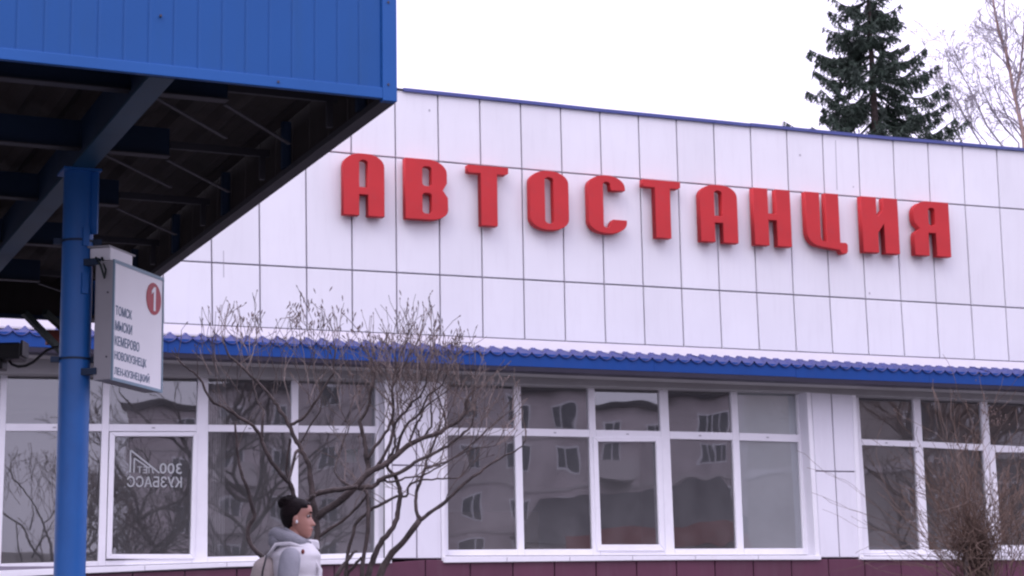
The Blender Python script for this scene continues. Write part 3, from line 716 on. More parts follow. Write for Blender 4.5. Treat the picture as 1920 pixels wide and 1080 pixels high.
limbs = [
 ([(600,1380),(596,1200),(592,1080),(594,1000),(590,960),(586,930),(583,900),(578,870),(570,852),(561,835),(549,813),(541,795),(519,760),(511,749),(482,715),(448,684),(427,662),(419,640)], 11, 2.5),
 ([(545,797),(551,793),(572,782),(588,757),(600,739),(617,710),(625,700),(626,675),(628,650)], 5, 2),
 ([(553,935),(545,910),(535,897),(510,867),(492,832),(490,821),(474,799),(448,783),(431,770),(401,754),(386,732),(375,710),(360,697),(345,685),(334,670)], 7, 2),
 ([(490,822),(494,782),(493,770),(484,754),(478,730),(472,700),(470,680)], 4, 1.6),
 ([(590,1370),(560,1180),(530,1082),(508,1060),(490,1042),(468,1016),(467,985),(476,965),(465,917),(452,887),(446,860),(443,822),(442,790)], 9, 3),
 ([(586,975),(594,971),(616,953),(642,935),(664,915),(684,893),(702,881),(724,869),(742,854),(766,836),(793,822),(820,813),(836,803),(860,787),(873,770),(875,750),(885,735),(899,724)], 12, 3),
 ([(586,930),(600,924),(627,919),(658,914),(668,912)], 8, 6),
 ([(560,948),(575,940),(589,929)], 6, 6),
 ([(664,915),(684,914),(702,911),(716,898),(738,890),(758,882),(778,867),(804,855),(833,840),(852,826),(870,811),(884,795),(889,770)], 8, 2.5),
 ([(738,890),(727,876),(729,860),(738,846),(741,830),(737,800),(738,770),(735,740),(738,715),(741,698)], 5, 2),
 ([(670,1380),(684,1180),(690,1082),(698,1053),(709,1027),(724,1004),(742,980),(747,955),(750,930),(749,917),(740,893)], 9, 6),
 ([(660,1390),(690,1200),(710,1085),(736,1036),(760,1011),(787,976)], 11, 8),
 ([(787,976),(781,956),(779,930),(787,907),(796,880),(801,860),(810,840),(819,815),(826,790)], 6, 2.5),
 ([(787,976),(804,962),(836,940),(856,920),(878,900),(900,885),(920,870),(945,855),(972,842),(985,825)], 6, 1.8),
 ([(655,1390),(676,1180),(680,1080),(682,1040),(691,973),(688,930),(681,914)], 7, 5),
 ([(650,1390),(645,1180),(650,1060),(658,1013),(671,978),(693,958),(716,944),(744,931),(761,931),(767,911),(778,903),(800,899),(830,898),(862,895)], 6, 2),
 ([(640,1390),(622,1150),(632,1080),(650,1052),(668,1032)], 9, 4),
 ([(645,1390),(640,1150),(650,1082),(664,1062),(678,1044)], 8, 3),
 ([(684,893),(690,880),(687,854),(685,834),(681,813),(675,791),(687,770),(694,754),(694,738),(701,711),(704,690),(700,660)], 8, 2.2),
 ([(688,862),(704,838),(722,813),(734,789),(738,760),(734,735),(740,721),(746,700),(760,680),(776,655)], 5, 1.8),
 ([(702,881),(724,850),(742,795),(762,770),(773,756),(791,738),(798,718),(802,690)], 5, 1.8),
 ([(742,854),(748,826),(762,798),(785,776),(803,742),(828,721),(840,700)], 5, 1.8),
 ([(766,836),(779,799),(790,780),(799,762),(820,745),(836,735)], 4, 1.6),
 ([(793,822),(808,800),(808,770),(807,752)], 4, 2),
 ([(836,803),(835,790),(832,772),(824,748),(816,735)], 3.5, 1.6),
 ([(658,914),(640,900),(628,885),(632,865),(640,840),(655,800)], 4, 1.6),
 ([(593,1010),(630,985),(655,965),(680,940),(690,925)], 5, 3),
 ([(565,842),(553,850),(548,880),(541,905)], 5, 4),
 ([(716,898),(735,905),(760,896),(790,893),(815,880),(850,860),(880,845),(930,835)], 3.5, 1.4),
 ([(796,880),(815,872),(840,864),(880,838),(905,812),(930,790),(960,770)], 3.5, 1.4),
 ([(545,822),(541,850),(536,880),(542,905)], 4, 3),
 ([(561,835),(580,800),(600,770),(600,735)], 3, 1.5),
]
SX = on_y(640, 1400, SD)
shrub = empty('bare_shrub', (SX.x, SX.y, 0)); tag(shrub, 'large leafless shrub with crooked dark stems in front of the windows, beside the person', 'shrub')
org = Vector((SX.x, SX.y, 0)); twm = MB(); buds = []
pxm = SD/FPX
ztab = [(px, (on_y(px, py, SD)-org).x, on_y(px, py, SD).z) for px, py in ((330,690),(380,585),(440,570),(520,585),(590,572),(640,600),(700,615),(745,575),(800,590),(860,625),(930,650),(985,760),(1000,1080))]
def crowncap(x, y):
    for a, b in zip(ztab, ztab[1:]):
        if a[1] <= x <= b[1]: z = a[2]+(b[2]-a[2])*(x-a[1])/(b[1]-a[1]); break
    else: z = 0
    return z+.30*noise.noise(Vector((x*9, y*6, 2)))-.06+abs(rnd.gauss(0,.05))
for li, (pts, w0, w1) in enumerate(limbs):
    yo = rnd.uniform(-.5,.5) if li not in (0,5,10,11) else 0
    # joined limbs start on the plane of their parent and drift in depth
    W = []; n = len(pts); drift = rnd.uniform(-.35,.35)
    for i, (x, y) in enumerate(pts):
        t = i/(n-1); dd = drift*t if pts[0][1] < 1300 else drift*math.sin(t*math.pi)*.5
        W.append(on_y(x, y, SD+dd))
    # smooth resample
    S = []
    for i in range(n-1):
        p0, p1, p2, p3 = W[max(i-1,0)], W[i], W[i+1], W[min(i+2,n-1)]
        for k in range(3):
            t = k/3; S.append(.5*((2*p1)+(-p0+p2)*t+(2*p0-5*p1+4*p2-p3)*t*t+(-p0+3*p1-3*p2+p3)*t**3))
    S.append(W[-1]); k = len(S)
    rad = [(w0+(w1-w0)*i/(k-1))*.66*pxm*(1+rnd.uniform(-.10,.10)) for i in range(k)]
    S = [p+Vector((rnd.uniform(-1,1), rnd.uniform(-1,1), rnd.uniform(-1,1)))*.006-org for p in S]
    for p in S: p.z = max(p.z, 0)
    MB().tube(S, rad, 8).build('branch', M['bark'], shrub, smooth=True)
    # shoots
    for i in range(2, k):
        P = S[i]; 
        if P.z+0 < 1.85: continue
        hfrac = (P.z-1.85)/1.3
        pr = .08+.22*min(1, max(0, hfrac)) + (.10 if w0 < 6 else 0)
        if P.x > .25: pr *= 1.8
        if rnd.random() < pr*(.72 if P.x > -.1 else .5):
            d = (S[min(i+1,k-1)]-S[i-1]).normalized()
            side = Vector((rnd.gauss(0,.6), rnd.gauss(0,.6), rnd.uniform(.1,1)))
            grow(twm, P.copy(), (d*.6+side).normalized(), rnd.uniform(.2,.5), min(rad[i]*.6, .005), 2 if P.x > -.1 else 1, rnd, .38, (1,3), .0026, 4, .6, buds, crowncap)
    if w1 < 3:
        for _ in range(3):
            d = (S[-1]-S[-3]).normalized()
            grow(twm, S[-1].copy(), (d+Vector((rnd.gauss(0,.4), rnd.gauss(0,.4), rnd.uniform(.3,1.1)))).normalized(), rnd.uniform(.25,.6), .0045, 2, rnd, .42, (1,3), .0026, 4, .55, buds, crowncap)
# the crown's top fringe of upright shoots
for _ in range(64):
    x = rnd.choice((398,412,446,462,484,520,560,572,600,606,640,668,690,716,745,752,772,790,818,858,884))+rnd.gauss(0,9); ybase = rnd.uniform(610, 690)
    P = on_y(x, ybase, SD+rnd.uniform(-.5,.5))-org
    L_ = rnd.uniform(.18,.40)
    grow(twm, P-Vector((0,0,.35)), Vector((rnd.gauss(0,.25), rnd.gauss(0,.25), 1)), L_+.25, .004, 1, rnd, .3, (1,3), .0026, 4, .45, buds, crowncap)
twm.build('twigs', M['twig'], shrub, kind='stuff')
bm_ = MB()
for p, d in buds:
    if rnd.random() < .45: bm_.tube([p-d*.008, p, p+d*.014], [.002,.0065,.002], 4)
for cx_, cy_, cnt, sp_ in ((450,600,12,.05),(560,590,34,.07),(598,592,34,.07),(480,598,12,.05),(650,600,14,.08),(770,600,16,.07),(812,610,12,.05),(690,640,20,.12),(858,632,14,.04),(850,660,10,.1)):
    c = on_y(cx_, cy_, SD)-org
    for _ in range(cnt):
        q = c+Vector((rnd.gauss(0,sp_*.7), rnd.gauss(0,sp_), rnd.gauss(0,sp_*1.3))); d = Vector((rnd.gauss(0,.4),rnd.gauss(0,.4),1)).normalized()
        bm_.tube([q-d*.03, q, q+d*.02], [.0015,.007,.002], 4)
bm_.build('buds', M['bud'], shrub, kind='stuff')

# brush of brown twigs at the right
BX = on_y(1830, 1400, 14.2)
brush = empty('twiggy_bush', (BX.x, BX.y, 0)); tag(brush, 'dense brown broom-like bush with dry seed heads at the lower right', 'shrub')
tb = MB(); bd = []; org2 = Vector((BX.x, BX.y, 0)); hub = on_y(1828, 1030, 14.2)-org2
for _ in range(9):
    a = Vector((rnd.uniform(-.10,.10), rnd.uniform(-.1,.1), 0)); b = hub+Vector((rnd.uniform(-.10,.12), rnd.uniform(-.1,.1), rnd.uniform(-.05,.12)))
    mid = (a+b)/2+Vector((rnd.uniform(-.04,.04),rnd.uniform(-.04,.04),0))
    MB().tube([a,mid,b], [.022,.018,.013], 7).build('stem', M['bark'], brush, smooth=True)
for i in range(135):
    ang = rnd.gauss(-.12, .50); ang = max(-1.25, min(1.15, ang))
    P = hub+Vector((rnd.gauss(0,.07), rnd.gauss(0,.08), rnd.uniform(-.35,.10)))
    d = Vector((math.sin(ang), rnd.gauss(0,.35), math.cos(ang)))
    ln = rnd.uniform(.30, 1.05)*(1-.30*abs(ang))
    grow(tb, P, d, ln, .0034, 1 if i % 3 else 2, rnd, .10, (1,3), .0017, 4, .45, bd)
for i in range(30):                      # long arching wands to the left
    ang = rnd.uniform(-1.25, -.55); P = hub+Vector((rnd.gauss(0,.06), rnd.gauss(0,.06), rnd.uniform(-.40,-.05)))
    grow(tb, P, Vector((math.sin(ang), rnd.gauss(0,.25), math.cos(ang)*.9)), rnd.uniform(.7,1.15), .0034, 1, rnd, .12, (0,2), .0015, 4, .4, None)
for i in range(420):                     # the tangled knot
    P = hub+Vector((rnd.gauss(-.01,.085), rnd.gauss(0,.08), rnd.gauss(.03,.085)))
    grow(tb, P, Vector((rnd.gauss(0,1), rnd.gauss(0,1), rnd.gauss(.2,.8))), rnd.uniform(.08,.24), .004, 0, rnd, .1, (0,1), .002, 4)
for i in range(55):                      # right-hand side, running out of view
    P = hub+Vector((rnd.uniform(.15,.55), rnd.gauss(0,.12), rnd.uniform(-.45,.05)))
    grow(tb, P, Vector((rnd.gauss(.25,.5), rnd.gauss(0,.35), 1)), rnd.uniform(.3,.95), .0038, 1, rnd, .1, (1,3), .0017, 4, .5, bd)
tb.build('twigs', M['twigb'], brush, kind='stuff')
sd = MB()
for p, d in bd:
    if rnd.random() < .10:
        for _ in range(rnd.randint(3,8)):
            q = p+Vector((rnd.gauss(0,.014), rnd.gauss(0,.014), rnd.gauss(0,.018))); sd.tube([q-Vector((0,0,.006)), q, q+Vector((0,0,.008))], [.002,.005,.002], 4)
for cx_, cy_, cnt in ((1852,775,26),(1872,790,22),(1776,950,20),(1812,972,16),(1838,975,16)):
    c = on_y(cx_, cy_, 14.2)-org2
    for _ in range(cnt):
        q = c+Vector((rnd.gauss(0,.035), rnd.gauss(0,.03), rnd.gauss(0,.04))); sd.tube([q-Vector((0,0,.007)), q, q+Vector((0,0,.009))], [.002,.006,.002], 4)
sd.build('seed_heads', M['bud'], brush, kind='stuff')

# spruce behind the roof
def spruce(px, D, ytop, label):
    base = on_y(px, 240, D); apex_z = on_y(px, ytop, D).z
    T = empty('spruce_tree', (base.x, base.y, 0)); tag(T, label, 'tree')
    MB().tube([(0,0,0),(.03,0,apex_z*.5),(0,0,apex_z)], [.22,.13,.02], 10).build('trunk', M['sprucebark'], T, smooth=True)
    rn = random.Random(9); z = apex_z-.15; cnt = 0
    while z > 3.0 and cnt < 285:
        dist = apex_z-z
        vis = dist < 5.6
        Rr = .18+dist*.37 if dist < 6 else 2.4+(dist-6)*.13
        for k in range(rn.randint(5,7) if vis else 4):
            az = rn.uniform(0, 6.283); Lb = Rr*rn.uniform(.62,1.12); h = Vector((math.cos(az), math.sin(az), 0))
            n = 9; pts = []; droop = rn.uniform(.26,.40)
            for i in range(n):
                t = i/(n-1)
                zz = -droop*Lb*math.sin(min(1,t*1.25)*math.pi*.5)*1.0 + .62*Lb*max(0,t-.42)**1.6
                pts.append(Vector((0,0,z))+h*Lb*t+Vector((0,0,zz)))
            mb = MB(); mb.tube(pts, [.022*(1-.8*i/(n-1))*(Lb/1.3)**.5+.003 for i in range(n)], 4, cap=False)
            side = h.cross(Vector((0,0,1)))
            ntw = int((50 if vis else 12)*Lb)
            for _ in range(ntw):
                t = rn.uniform(.18,1); i = min(int(t*(n-1)), n-2); f = t*(n-1)-i; P = pts[i].lerp(pts[i+1], f)
                sl = rn.uniform(.06,.30)*(1.15-t)*(1 if vis else 1.5)+.04
                s_ = rn.choice((-1,1)); q = P+side*s_*sl*rn.uniform(.3,1.2)+h*sl*.5
                hang = rn.uniform(.08,.26)*(1.2-.6*t)
                axis = (q-P)+Vector((0,0,-hang))
                # a drooping twig set with short needle blades
                nb = 7 if vis else 3
                for b_ in range(nb):
                    u_ = (b_+rn.random())/nb; c = P+axis*u_
                    dd = (axis.normalized()*.8+Vector((rn.gauss(0,.6),rn.gauss(0,.6),rn.gauss(-.3,.5)))).normalized()
                    ln = rn.uniform(.045,.10)*(1 if vis else 2.2); wd = rn.uniform(.010,.022)*(1 if vis else 2)
                    w_ = dd.cross(Vector((rn.gauss(0,1),rn.gauss(0,1),rn.gauss(0,1)))).normalized()*wd
                    k0 = len(mb.v); mb.v += [tuple(c-w_), tuple(c+w_), tuple(c+dd*ln+w_*.4), tuple(c+dd*ln-w_*.4)]; mb.f.append((k0,k0+1,k0+2,k0+3))
            mb.build('bough', M['needle'], T); cnt += 1
        z -= rn.uniform(.17,.30) if vis else rn.uniform(.5,.8)
    return T
spruce(1640, 42, -150, 'tall dark green spruce rising behind the station roof')

# bare trees behind the roof at right
def traced_tree(name, label, D, base_px, limbs_, m_, lvl=3, seed=3, rt=.004, dens=.35, L0=(.5,1.3), rk=1.0):
    b = on_y(base_px, 270, D); T = empty(name, (b.x, b.y, 0)); tag(T, label, 'tree'); rn = random.Random(seed); o_ = Vector((b.x,b.y,0)); tw = MB()
    for j, (pts, w0, w1) in enumerate(limbs_):
        W = [on_y(x, y, D+.35*i*rn.uniform(-1,1)*(0 if j == 0 else 1))-o_ for i, (x, y) in enumerate(pts)]
        if j == 0 or pts[0][1] > 262:
            W = [Vector((W[0].x*.35,0,0)), Vector((W[0].x*.8,0,W[0].z*.6))]+W; kk = 2
        else: kk = 0
        n = len(W); rad = [(w0+(w1-w0)*max(0,i-kk)/max(1,n-1-kk))*.5*D/FPX for i in range(n)]
        if kk: rad[0] = rad[2]*3.0; rad[1] = rad[2]*1.7
        MB().tube(W, rad, 7).build('trunk' if j == 0 else 'branch', m_, T, smooth=True)
        for i in range(kk, n-1):
            for _ in range(int(dens*6)):
                P = W[i].lerp(W[i+1], rn.random()); d = (W[i+1]-W[i]).normalized()
                grow(tw, P, (d*.8+Vector((rn.gauss(0,.6),rn.gauss(0,.6),rn.gauss(.2,.5)))), rn.uniform(*L0), rad[i]*.5*rk, lvl-1, rn, .15, (2,4), rt, 3, .7)
    tw.build('twigs', M['paletwig'], T, kind='stuff')
traced_tree('birch_tree', 'bare birch with orange brown trunk at the top right corner', 38, 1920,
  [([(1920,262),(1915,235),(1908,200),(1900,170),(1893,130),(1885,95),(1872,55),(1865,20),(1858,-30)], 9, 4),
   ([(1903,178),(1911,145),(1917,95),(1921,50),(1922,-20)], 6, 3), ([(1893,130),(1886,80),(1884,30),(1882,-10)], 3, 2)], M['birch'], 3, 3, .0055, .7, (.5,1.1))
traced_tree('thin_bare_tree', 'pale thin leafless tree between the spruce and the birch', 46, 1870,
  [([(1880,275),(1850,235),(1830,190),(1815,160),(1795,125),(1778,95)], 4, 1.6),
   ([(1910,268),(1880,235),(1860,205),(1842,170),(1828,120)], 3.5, 1.5), ([(1838,268),(1812,225),(1790,180),(1778,130)], 3.5, 1.4), ([(1850,268),(1825,240),(1800,205),(1775,175),(1752,150),(1745,130)], 2.6, 1.2), ([(1803,268),(1790,225),(1778,180),(1765,150)], 3, 1.3),
   ([(1918,262),(1890,220),(1868,170),(1855,110),(1848,75)], 3, 1.4)], M['paletwig'], 4, 8, .0055, .55, (.4,.9), 1.1)

# ------------------------------------------------------------------ what the windows mirror: flats, shop, trees on the far side of the square
def spot(u, az, dist):                   # from the station wall, compass bearing az, dist metres out
    P = wpos(u, 0, 0); return Vector((P.x+math.sin(R(az))*dist, P.y+math.cos(R(az))*dist, 0))
win_mesh = MB().box((-.62,-.03,-.75),(.62,.02,.75)).mesh('window'); pane_mesh = [MB().box((a,-.05,-.66),(b,-.032,.66)).mesh('pane') for a, b in ((-.54,-.04),(.04,.54))]
def flats(u, az, dist, width, floors, label, face, wm='aptwall'):
    P = spot(u, az, dist); T = empty('apartment_block', P, R(face)); tag(T, label, 'building')
    h = floors*3.0+1
    MB().box((-width/2,0,0),(width/2,12,h)).build('wall', M[wm], T)
    MB().box((-width/2-.3,-.3,h),(width/2+.3,12.3,h+.4)).build('roof', M['aptroof'], T)
    for f in range(floors):
        MB().box((-width/2,-.06,f*3+.6),(width/2,-.002,f*3+.85)).build('band', M['aptband'], T)
        nx = int(width/3)
        for i in range(nx):
            x = -width/2+1.5+i*3+.0
            if i % 4 == 2:
                MB().box((x-1.3,-1.1,f*3+.95),(x+1.3,-.062,f*3+2.05)).build('balcony', M['aptband'], T)
            w = link('window', win_mesh, M['pvc'], T); w.location = (x, 0, f*3+2.4)
            for pm in pane_mesh: link('pane', pm, M['glassfar'], w)
flats(4, 138.6, 96, 38, 5, 'pink five storey apartment block with balconies across the square', 220)
flats(4, 126.6, 98, 17, 5, 'narrow pink apartment block across the square, right one of two', 233)
flats(9.5, 120.5, 46, 17, 4, 'brown plastered house behind the leafless trees across the square', 239.5, 'brownwall')
P = spot(4, 130.8, 92); T = empty('low_house', P, R(228)); tag(T, 'low dark roofed house between the two apartment blocks', 'house')
MB().box((-7,0,0),(7,8,6)).build('wall', M['aptwall'], T)
MB().add([(-8,-.5,6),(8,-.5,6),(8,8.5,6),(-8,8.5,6),(-5,4,9.5),(6,4,9.0)], [(0,1,5,4),(1,2,5),(2,3,4,5),(3,0,4),(3,2,1,0)]).build('roof', M['aptroof'], T)
P = spot(4, 128.4, 58); T = empty('shop_kiosk', P, R(231)); tag(T, 'low shop with a red sign band across the square', 'shop')
MB().box((-5,0,0),(5,4,4.1)).build('wall', M['aptband'], T); MB().box((-3.4,-.5,4.1),(5.2,4.2,4.9)).build('sign_band', M['awning'], T)
for i in range(4):
    f = MB().box((-4.4+i*2.3,-.05,.6),(-2.6+i*2.3,.01,3)).build('shop_window', M['pvc'], T); MB().box((-4.3+i*2.3,-.07,.7),(-2.7+i*2.3,-.052,2.9)).build('pane', M['glassfar'], f)
def bare(u, az, dist, h, seed, label, mt='bark'):
    P = spot(u, az, dist); T = empty('bare_tree', P); tag(T, label, 'tree', 'leafless trees across the square'); rn = random.Random(seed); tw = MB()
    pts = [Vector((rn.gauss(0,.05)*i, rn.gauss(0,.05)*i, h*.62*i/6)) for i in range(7)]
    MB().tube(pts, [h*.018*(1-.1*i) for i in range(7)], 8).build('trunk', M[mt], T, smooth=True)
    for i in range(2, 7):
        for _ in range(4 if i < 6 else 6):
            a = rn.uniform(0, 6.28); grow(tw, pts[i], Vector((math.cos(a), math.sin(a), rn.uniform(.5,1.4))), h*rn.uniform(.22,.42), h*.007, 3, rn, .25, (3,4), .006, 4, .7)
    tw.build('twigs', M['twigb' if mt == 'twigb' else 'bark'], T, kind='stuff')
bare(-.5, 147, 17, 5.2, 21, 'small leafless tree nearest the platform canopy across the square')
bare(.3, 143, 22, 7.5, 22, 'leafless tree in front of the long pink apartment block')
bare(9.5, 122.5, 16, 7.0, 23, 'brown leafless tree standing alone across the square, right of the kiosk', 'twigb')
bare(10.5, 120.5, 22, 8.5, 24, 'tallest leafless tree across the square, farthest right', 'twigb')

# ------------------------------------------------------------------ the passer-by
PD = 10.9; head = on_y(559, 977, PD)
Pn = empty('person', (head.x, PD, 0), R(4))
tag(Pn, 'person with dark hair bun walking right in white puffer vest over grey hoodie', 'person')
def skin(nodes, edges, levels=2):
    me = bpy.data.meshes.new('s'); me.from_pydata([n[0] for n in nodes], edges, []); o = bpy.data.objects.new('s', me); COL.objects.link(o)
    s_ = o.modifiers.new('skin', 'SKIN'); s_.use_smooth_shade = True
    for i, n in enumerate(nodes):
        v = me.skin_vertices[0].data[i]; r_ = n[1]; v.radius = (r_, r_) if not hasattr(r_, '__len__') else r_; v.use_root = (i == 0)
    ss = o.modifiers.new('sub', 'SUBSURF'); ss.levels = levels; ss.render_levels = levels
    return mesh_of(o)
def loft(rows_, n=32, cx=0.0, cy=0.0, power=1.0, fn=None):       # rows: z, front, back, half width
    mb = MB()
    for (z, f, b, w) in rows_:
        for j in range(n):
            a = 2*math.pi*j/n; c, s_ = math.cos(a), math.sin(a)
            mx_ = (f+b)/2; hx = (f-b)/2
            p = Vector((cx+mx_+hx*abs(c)**power*(1 if c > 0 else -1), cy+w*abs(s_)**power*(1 if s_ > 0 else -1), z))
            if fn: p = fn(p, a, z)
            mb.v.append(tuple(p))
    k = len(rows_)
    for i in range(k-1):
        for j in range(n):
            a = i*n+j; b = i*n+(j+1)%n; mb.f.append((a,b,b+n,a+n))
    mb.f.append(tuple(reversed(range(n)))); mb.f.append(tuple((k-1)*n+j for j in range(n)))
    return mb
CH = 1.448                               # chin height
def face(p, a, z):
    zz = z-CH; a_ = min(a, 2*math.pi-a)
    if a_ < R(24):
        k = math.cos(a_/R(24)*math.pi/2)**2
        if .055 < zz < .12: p.x += .024*k*max(0, 1-abs(zz-.068)/.052) if zz > .06 else .010*k
        if .030 < zz < .052: p.x += .005*k
    if R(14) < a_ < R(42) and .10 < zz < .125: p.x -= .007
    return p
hrows = [(-.012,.048,.0,.02),(-.004,.066,-.01,.034),(.008,.076,-.025,.043),(.020,.078,-.038,.049),(.030,.076,-.048,.053),(.038,.080,-.055,.056),(.046,.079,-.062,.058),(.054,.076,-.068,.061),(.062,.077,-.073,.063),(.070,.077,-.078,.065),(.080,.075,-.083,.067),(.092,.073,-.087,.069),(.104,.071,-.090,.070),(.116,.072,-.093,.071),(.128,.077,-.095,.072),(.145,.080,-.095,.072),(.165,.077,-.091,.070),(.182,.066,-.082,.064),(.196,.048,-.066,.053),(.206,.026,-.045,.036),(.211,.004,-.022,.014)]
hrows = [(z+CH, f, b, w) for z, f, b, w in hrows]
hm = loft(hrows, 40, fn=face)
neck = loft([(1.33,.035,-.075,.062),(1.40,.028,-.070,.055),(1.45,.030,-.068,.052),(1.50,.030,-.072,.052)], 24)
# the continuous body under the clothes, with hands of five fingers
def hand(w, side, fwd):                  # w: wrist, returns nodes & edges
    nodes = [(w, .024), (w+Vector((fwd*.02,0,-.05)), (.034,.020)), (w+Vector((fwd*.03,0,-.085)), (.036,.018))]; edges = [(0,1),(1,2)]
    return nodes, edges
nodes = [((0,0,.95),(.12,.15)),((0,0,1.10),(.10,.13)),((0,0,1.25),(.11,.15)),((-.02,0,1.34),(.07,.09)),((-.02,0,1.42),.045),
 ((-.01,-.15,1.32),.035),((-.045,-.20,1.10),.040),((.04,-.21,.88),.026),((-.01,.15,1.32),.035),((.05,.20,1.10),.040),((.13,.19,.90),.026),
 ((0,-.09,.88),.085),((.16,-.09,.50),.055),((.24,-.09,.11),.036),((.36,-.09,.045),.030),((0,.09,.88),.085),((-.02,.09,.49),.055),((-.28,.09,.17),.036),((-.19,.09,.05),.030)]
edges = [(0,1),(1,2),(2,3),(3,4),(3,5),(5,6),(6,7),(3,8),(8,9),(9,10),(0,11),(11,12),(12,13),(13,14),(0,15),(15,16),(16,17),(17,18)]
bm = bmesh.new(); bme = skin(nodes, edges); bm.from_mesh(bme)
bm.from_mesh(hm.mesh('h')); bm.from_mesh(neck.mesh('n'))
for wx, wy in ((.04,-.21),(.13,.19)):
    zz = .88 if wy < 0 else .90
    pal = skin([((wx,wy,zz),.024),((wx+.012,wy,zz-.04),(.020,.036)),((wx+.02,wy,zz-.085),(.016,.038))], [(0,1),(1,2)], 1); bm.from_mesh(pal)
    for k, (off, ln) in enumerate(((-.028,.070),(-.010,.080),(.009,.074),(.027,.058))):
        b0 = Vector((wx+.02+off, wy, zz-.075)); s_ = 1 if wy > 0 else -1
        bm.from_mesh(skin([(b0,.009),(b0+Vector((.004,0,-ln*.45)),.0088),(b0+Vector((.006,-s_*.012,-ln*.78)),.008),(b0+Vector((.004,-s_*.03,-ln)),.0065)], [(0,1),(1,2),(2,3)], 1))
    b0 = Vector((wx+.035, wy, zz-.03)); bm.from_mesh(skin([(b0,.011),(b0+Vector((.025,0,-.03)),.010),(b0+Vector((.03,0,-.06)),.008)], [(0,1),(1,2)], 1))
for s_ in (-1, 1):                        # ears
    e = bmesh.ops.create_uvsphere(bm, u_segments=12, v_segments=8, radius=1)
    bmesh.ops.transform(bm, matrix=Matrix.Translation((-.012, s_*.072, CH+.092)) @ Matrix.Diagonal((.017,.009,.031,1)), verts=e['verts'])
me = bpy.data.meshes.new('body'); bm.to_mesh(me); bm.free()
for p in me.polygons: p.use_smooth = True
me.materials.clear(); link('body', me, M['skin'], Pn)
def ball(name, c, s3, m_, parent, seg=16):
    b = bmesh.new(); bmesh.ops.create_uvsphere(b, u_segments=seg, v_segments=seg//2+2, radius=1); bmesh.ops.transform(b, matrix=Matrix.Translation(c) @ Matrix.Diagonal((*s3,1)), verts=b.verts)
    me = bpy.data.meshes.new(name); b.to_mesh(me); b.free()
    for p in me.polygons: p.use_smooth = True
    return link(name, me, m_, parent)
for s_ in (-1, 1):
    ey = ball('eye', (.058, s_*.031, CH+.114), (.012,.013,.009), M['eyewhite'], Pn); ball('iris', (.066, s_*.034, CH+.114), (.0065,.009,.0075), M['eyedark'], ey, 10)
    MB().tube([(.066,s_*.046,CH+.132),(.074,s_*.034,CH+.137),(.079,s_*.018,CH+.133)], [.002,.0035,.003], 6).build('eyebrow', M['hair'], Pn, smooth=True)
ball('mouth', (.077, 0, CH+.040), (.008,.022,.006), M['lips'], Pn)
ball('earbud', (-.004,-.083,CH+.080), (.007,.006,.010), mat('white_earbud',(.8,.8,.8),.3), Pn, 10)
# hair: cap swept back, tall loose bun
hair = MB(); n = 40; hr = []
def hairfn(p, a, z):
    zz = z-CH; a_ = min(a, 2*math.pi-a); front = math.cos(a_)
    lim = R(70)+R(62)*max(0, (.15-zz)/.12)  if zz < .15 else R(70)*max(0,(.188-zz)/.038)
    if a_ < lim:                          # tucked inside the skull where the face and ear show
        c = Vector((-.02,0,z)); return c+(p-c)*.80
    q = noise.noise(Vector((p.x*40,p.y*40,p.z*12)))*.003
    c = Vector((-.01,0,z)); d = (p-c); d.z = 0
    return p+d.normalized()*(.009+q) if d.length > 1e-5 else p
hr = [(z+(.008 if z > CH+.2 else 0), f, b, w) for z, f, b, w in [(CH+.045,.05,-.066,.052)]+hrows[8:]]
loft(hr, 56, fn=hairfn).build('hair', M['hair'], Pn, smooth=True)
bb = bmesh.new(); bmesh.ops.create_icosphere(bb, subdivisions=4, radius=1)
for v in bb.verts:
    k = 1+.16*noise.noise(v.co*2.4)+.10*noise.noise(v.co*6); v.co = Vector((v.co.x*.064*k, v.co.y*.060*k, v.co.z*.044*k))+Vector((-.045,0,CH+.187))
me = bpy.data.meshes.new('hair_bun'); bb.to_mesh(me); bb.free()
for p in me.polygons: p.use_smooth = True
link('hair_bun', me, M['hair'], Pn)
curls = MB()
for _ in range(26):                      # coiled locks that make up the bun
    ax = Vector((rnd.gauss(0,1),rnd.gauss(0,1),rnd.gauss(0,1))).normalized(); u1 = ax.orthogonal().normalized(); u2 = ax.cross(u1); ph = rnd.uniform(0,6.28)
    curls.tube([Vector((-.052,0,CH+.192))+Vector(((u1.x*math.cos(ph+t)+u2.x*math.sin(ph+t))*.058, (u1.y*math.cos(ph+t)+u2.y*math.sin(ph+t))*.055, (u1.z*math.cos(ph+t)+u2.z*math.sin(ph+t))*.041)) for t in [k_*.3 for k_ in range(9)]], [.003,.006,.007,.008,.008,.008,.007,.005,.002], 6)
curls.build('hair_locks', M['hair'], Pn, smooth=True, kind='stuff')
wisps = MB()
for _ in range(90):
    a = rnd.uniform(0,6.28); c = Vector((-.052+.05*math.cos(a), .05*math.sin(a), CH+.19+rnd.uniform(-.02,.035)))
    wisps.tube([c, c+Vector((rnd.gauss(0,.014),rnd.gauss(0,.014),rnd.uniform(.004,.022)))], [.0012,.0006], 3, cap=False)
wisps.build('hair_wisps', M['hair'], Pn, kind='stuff')
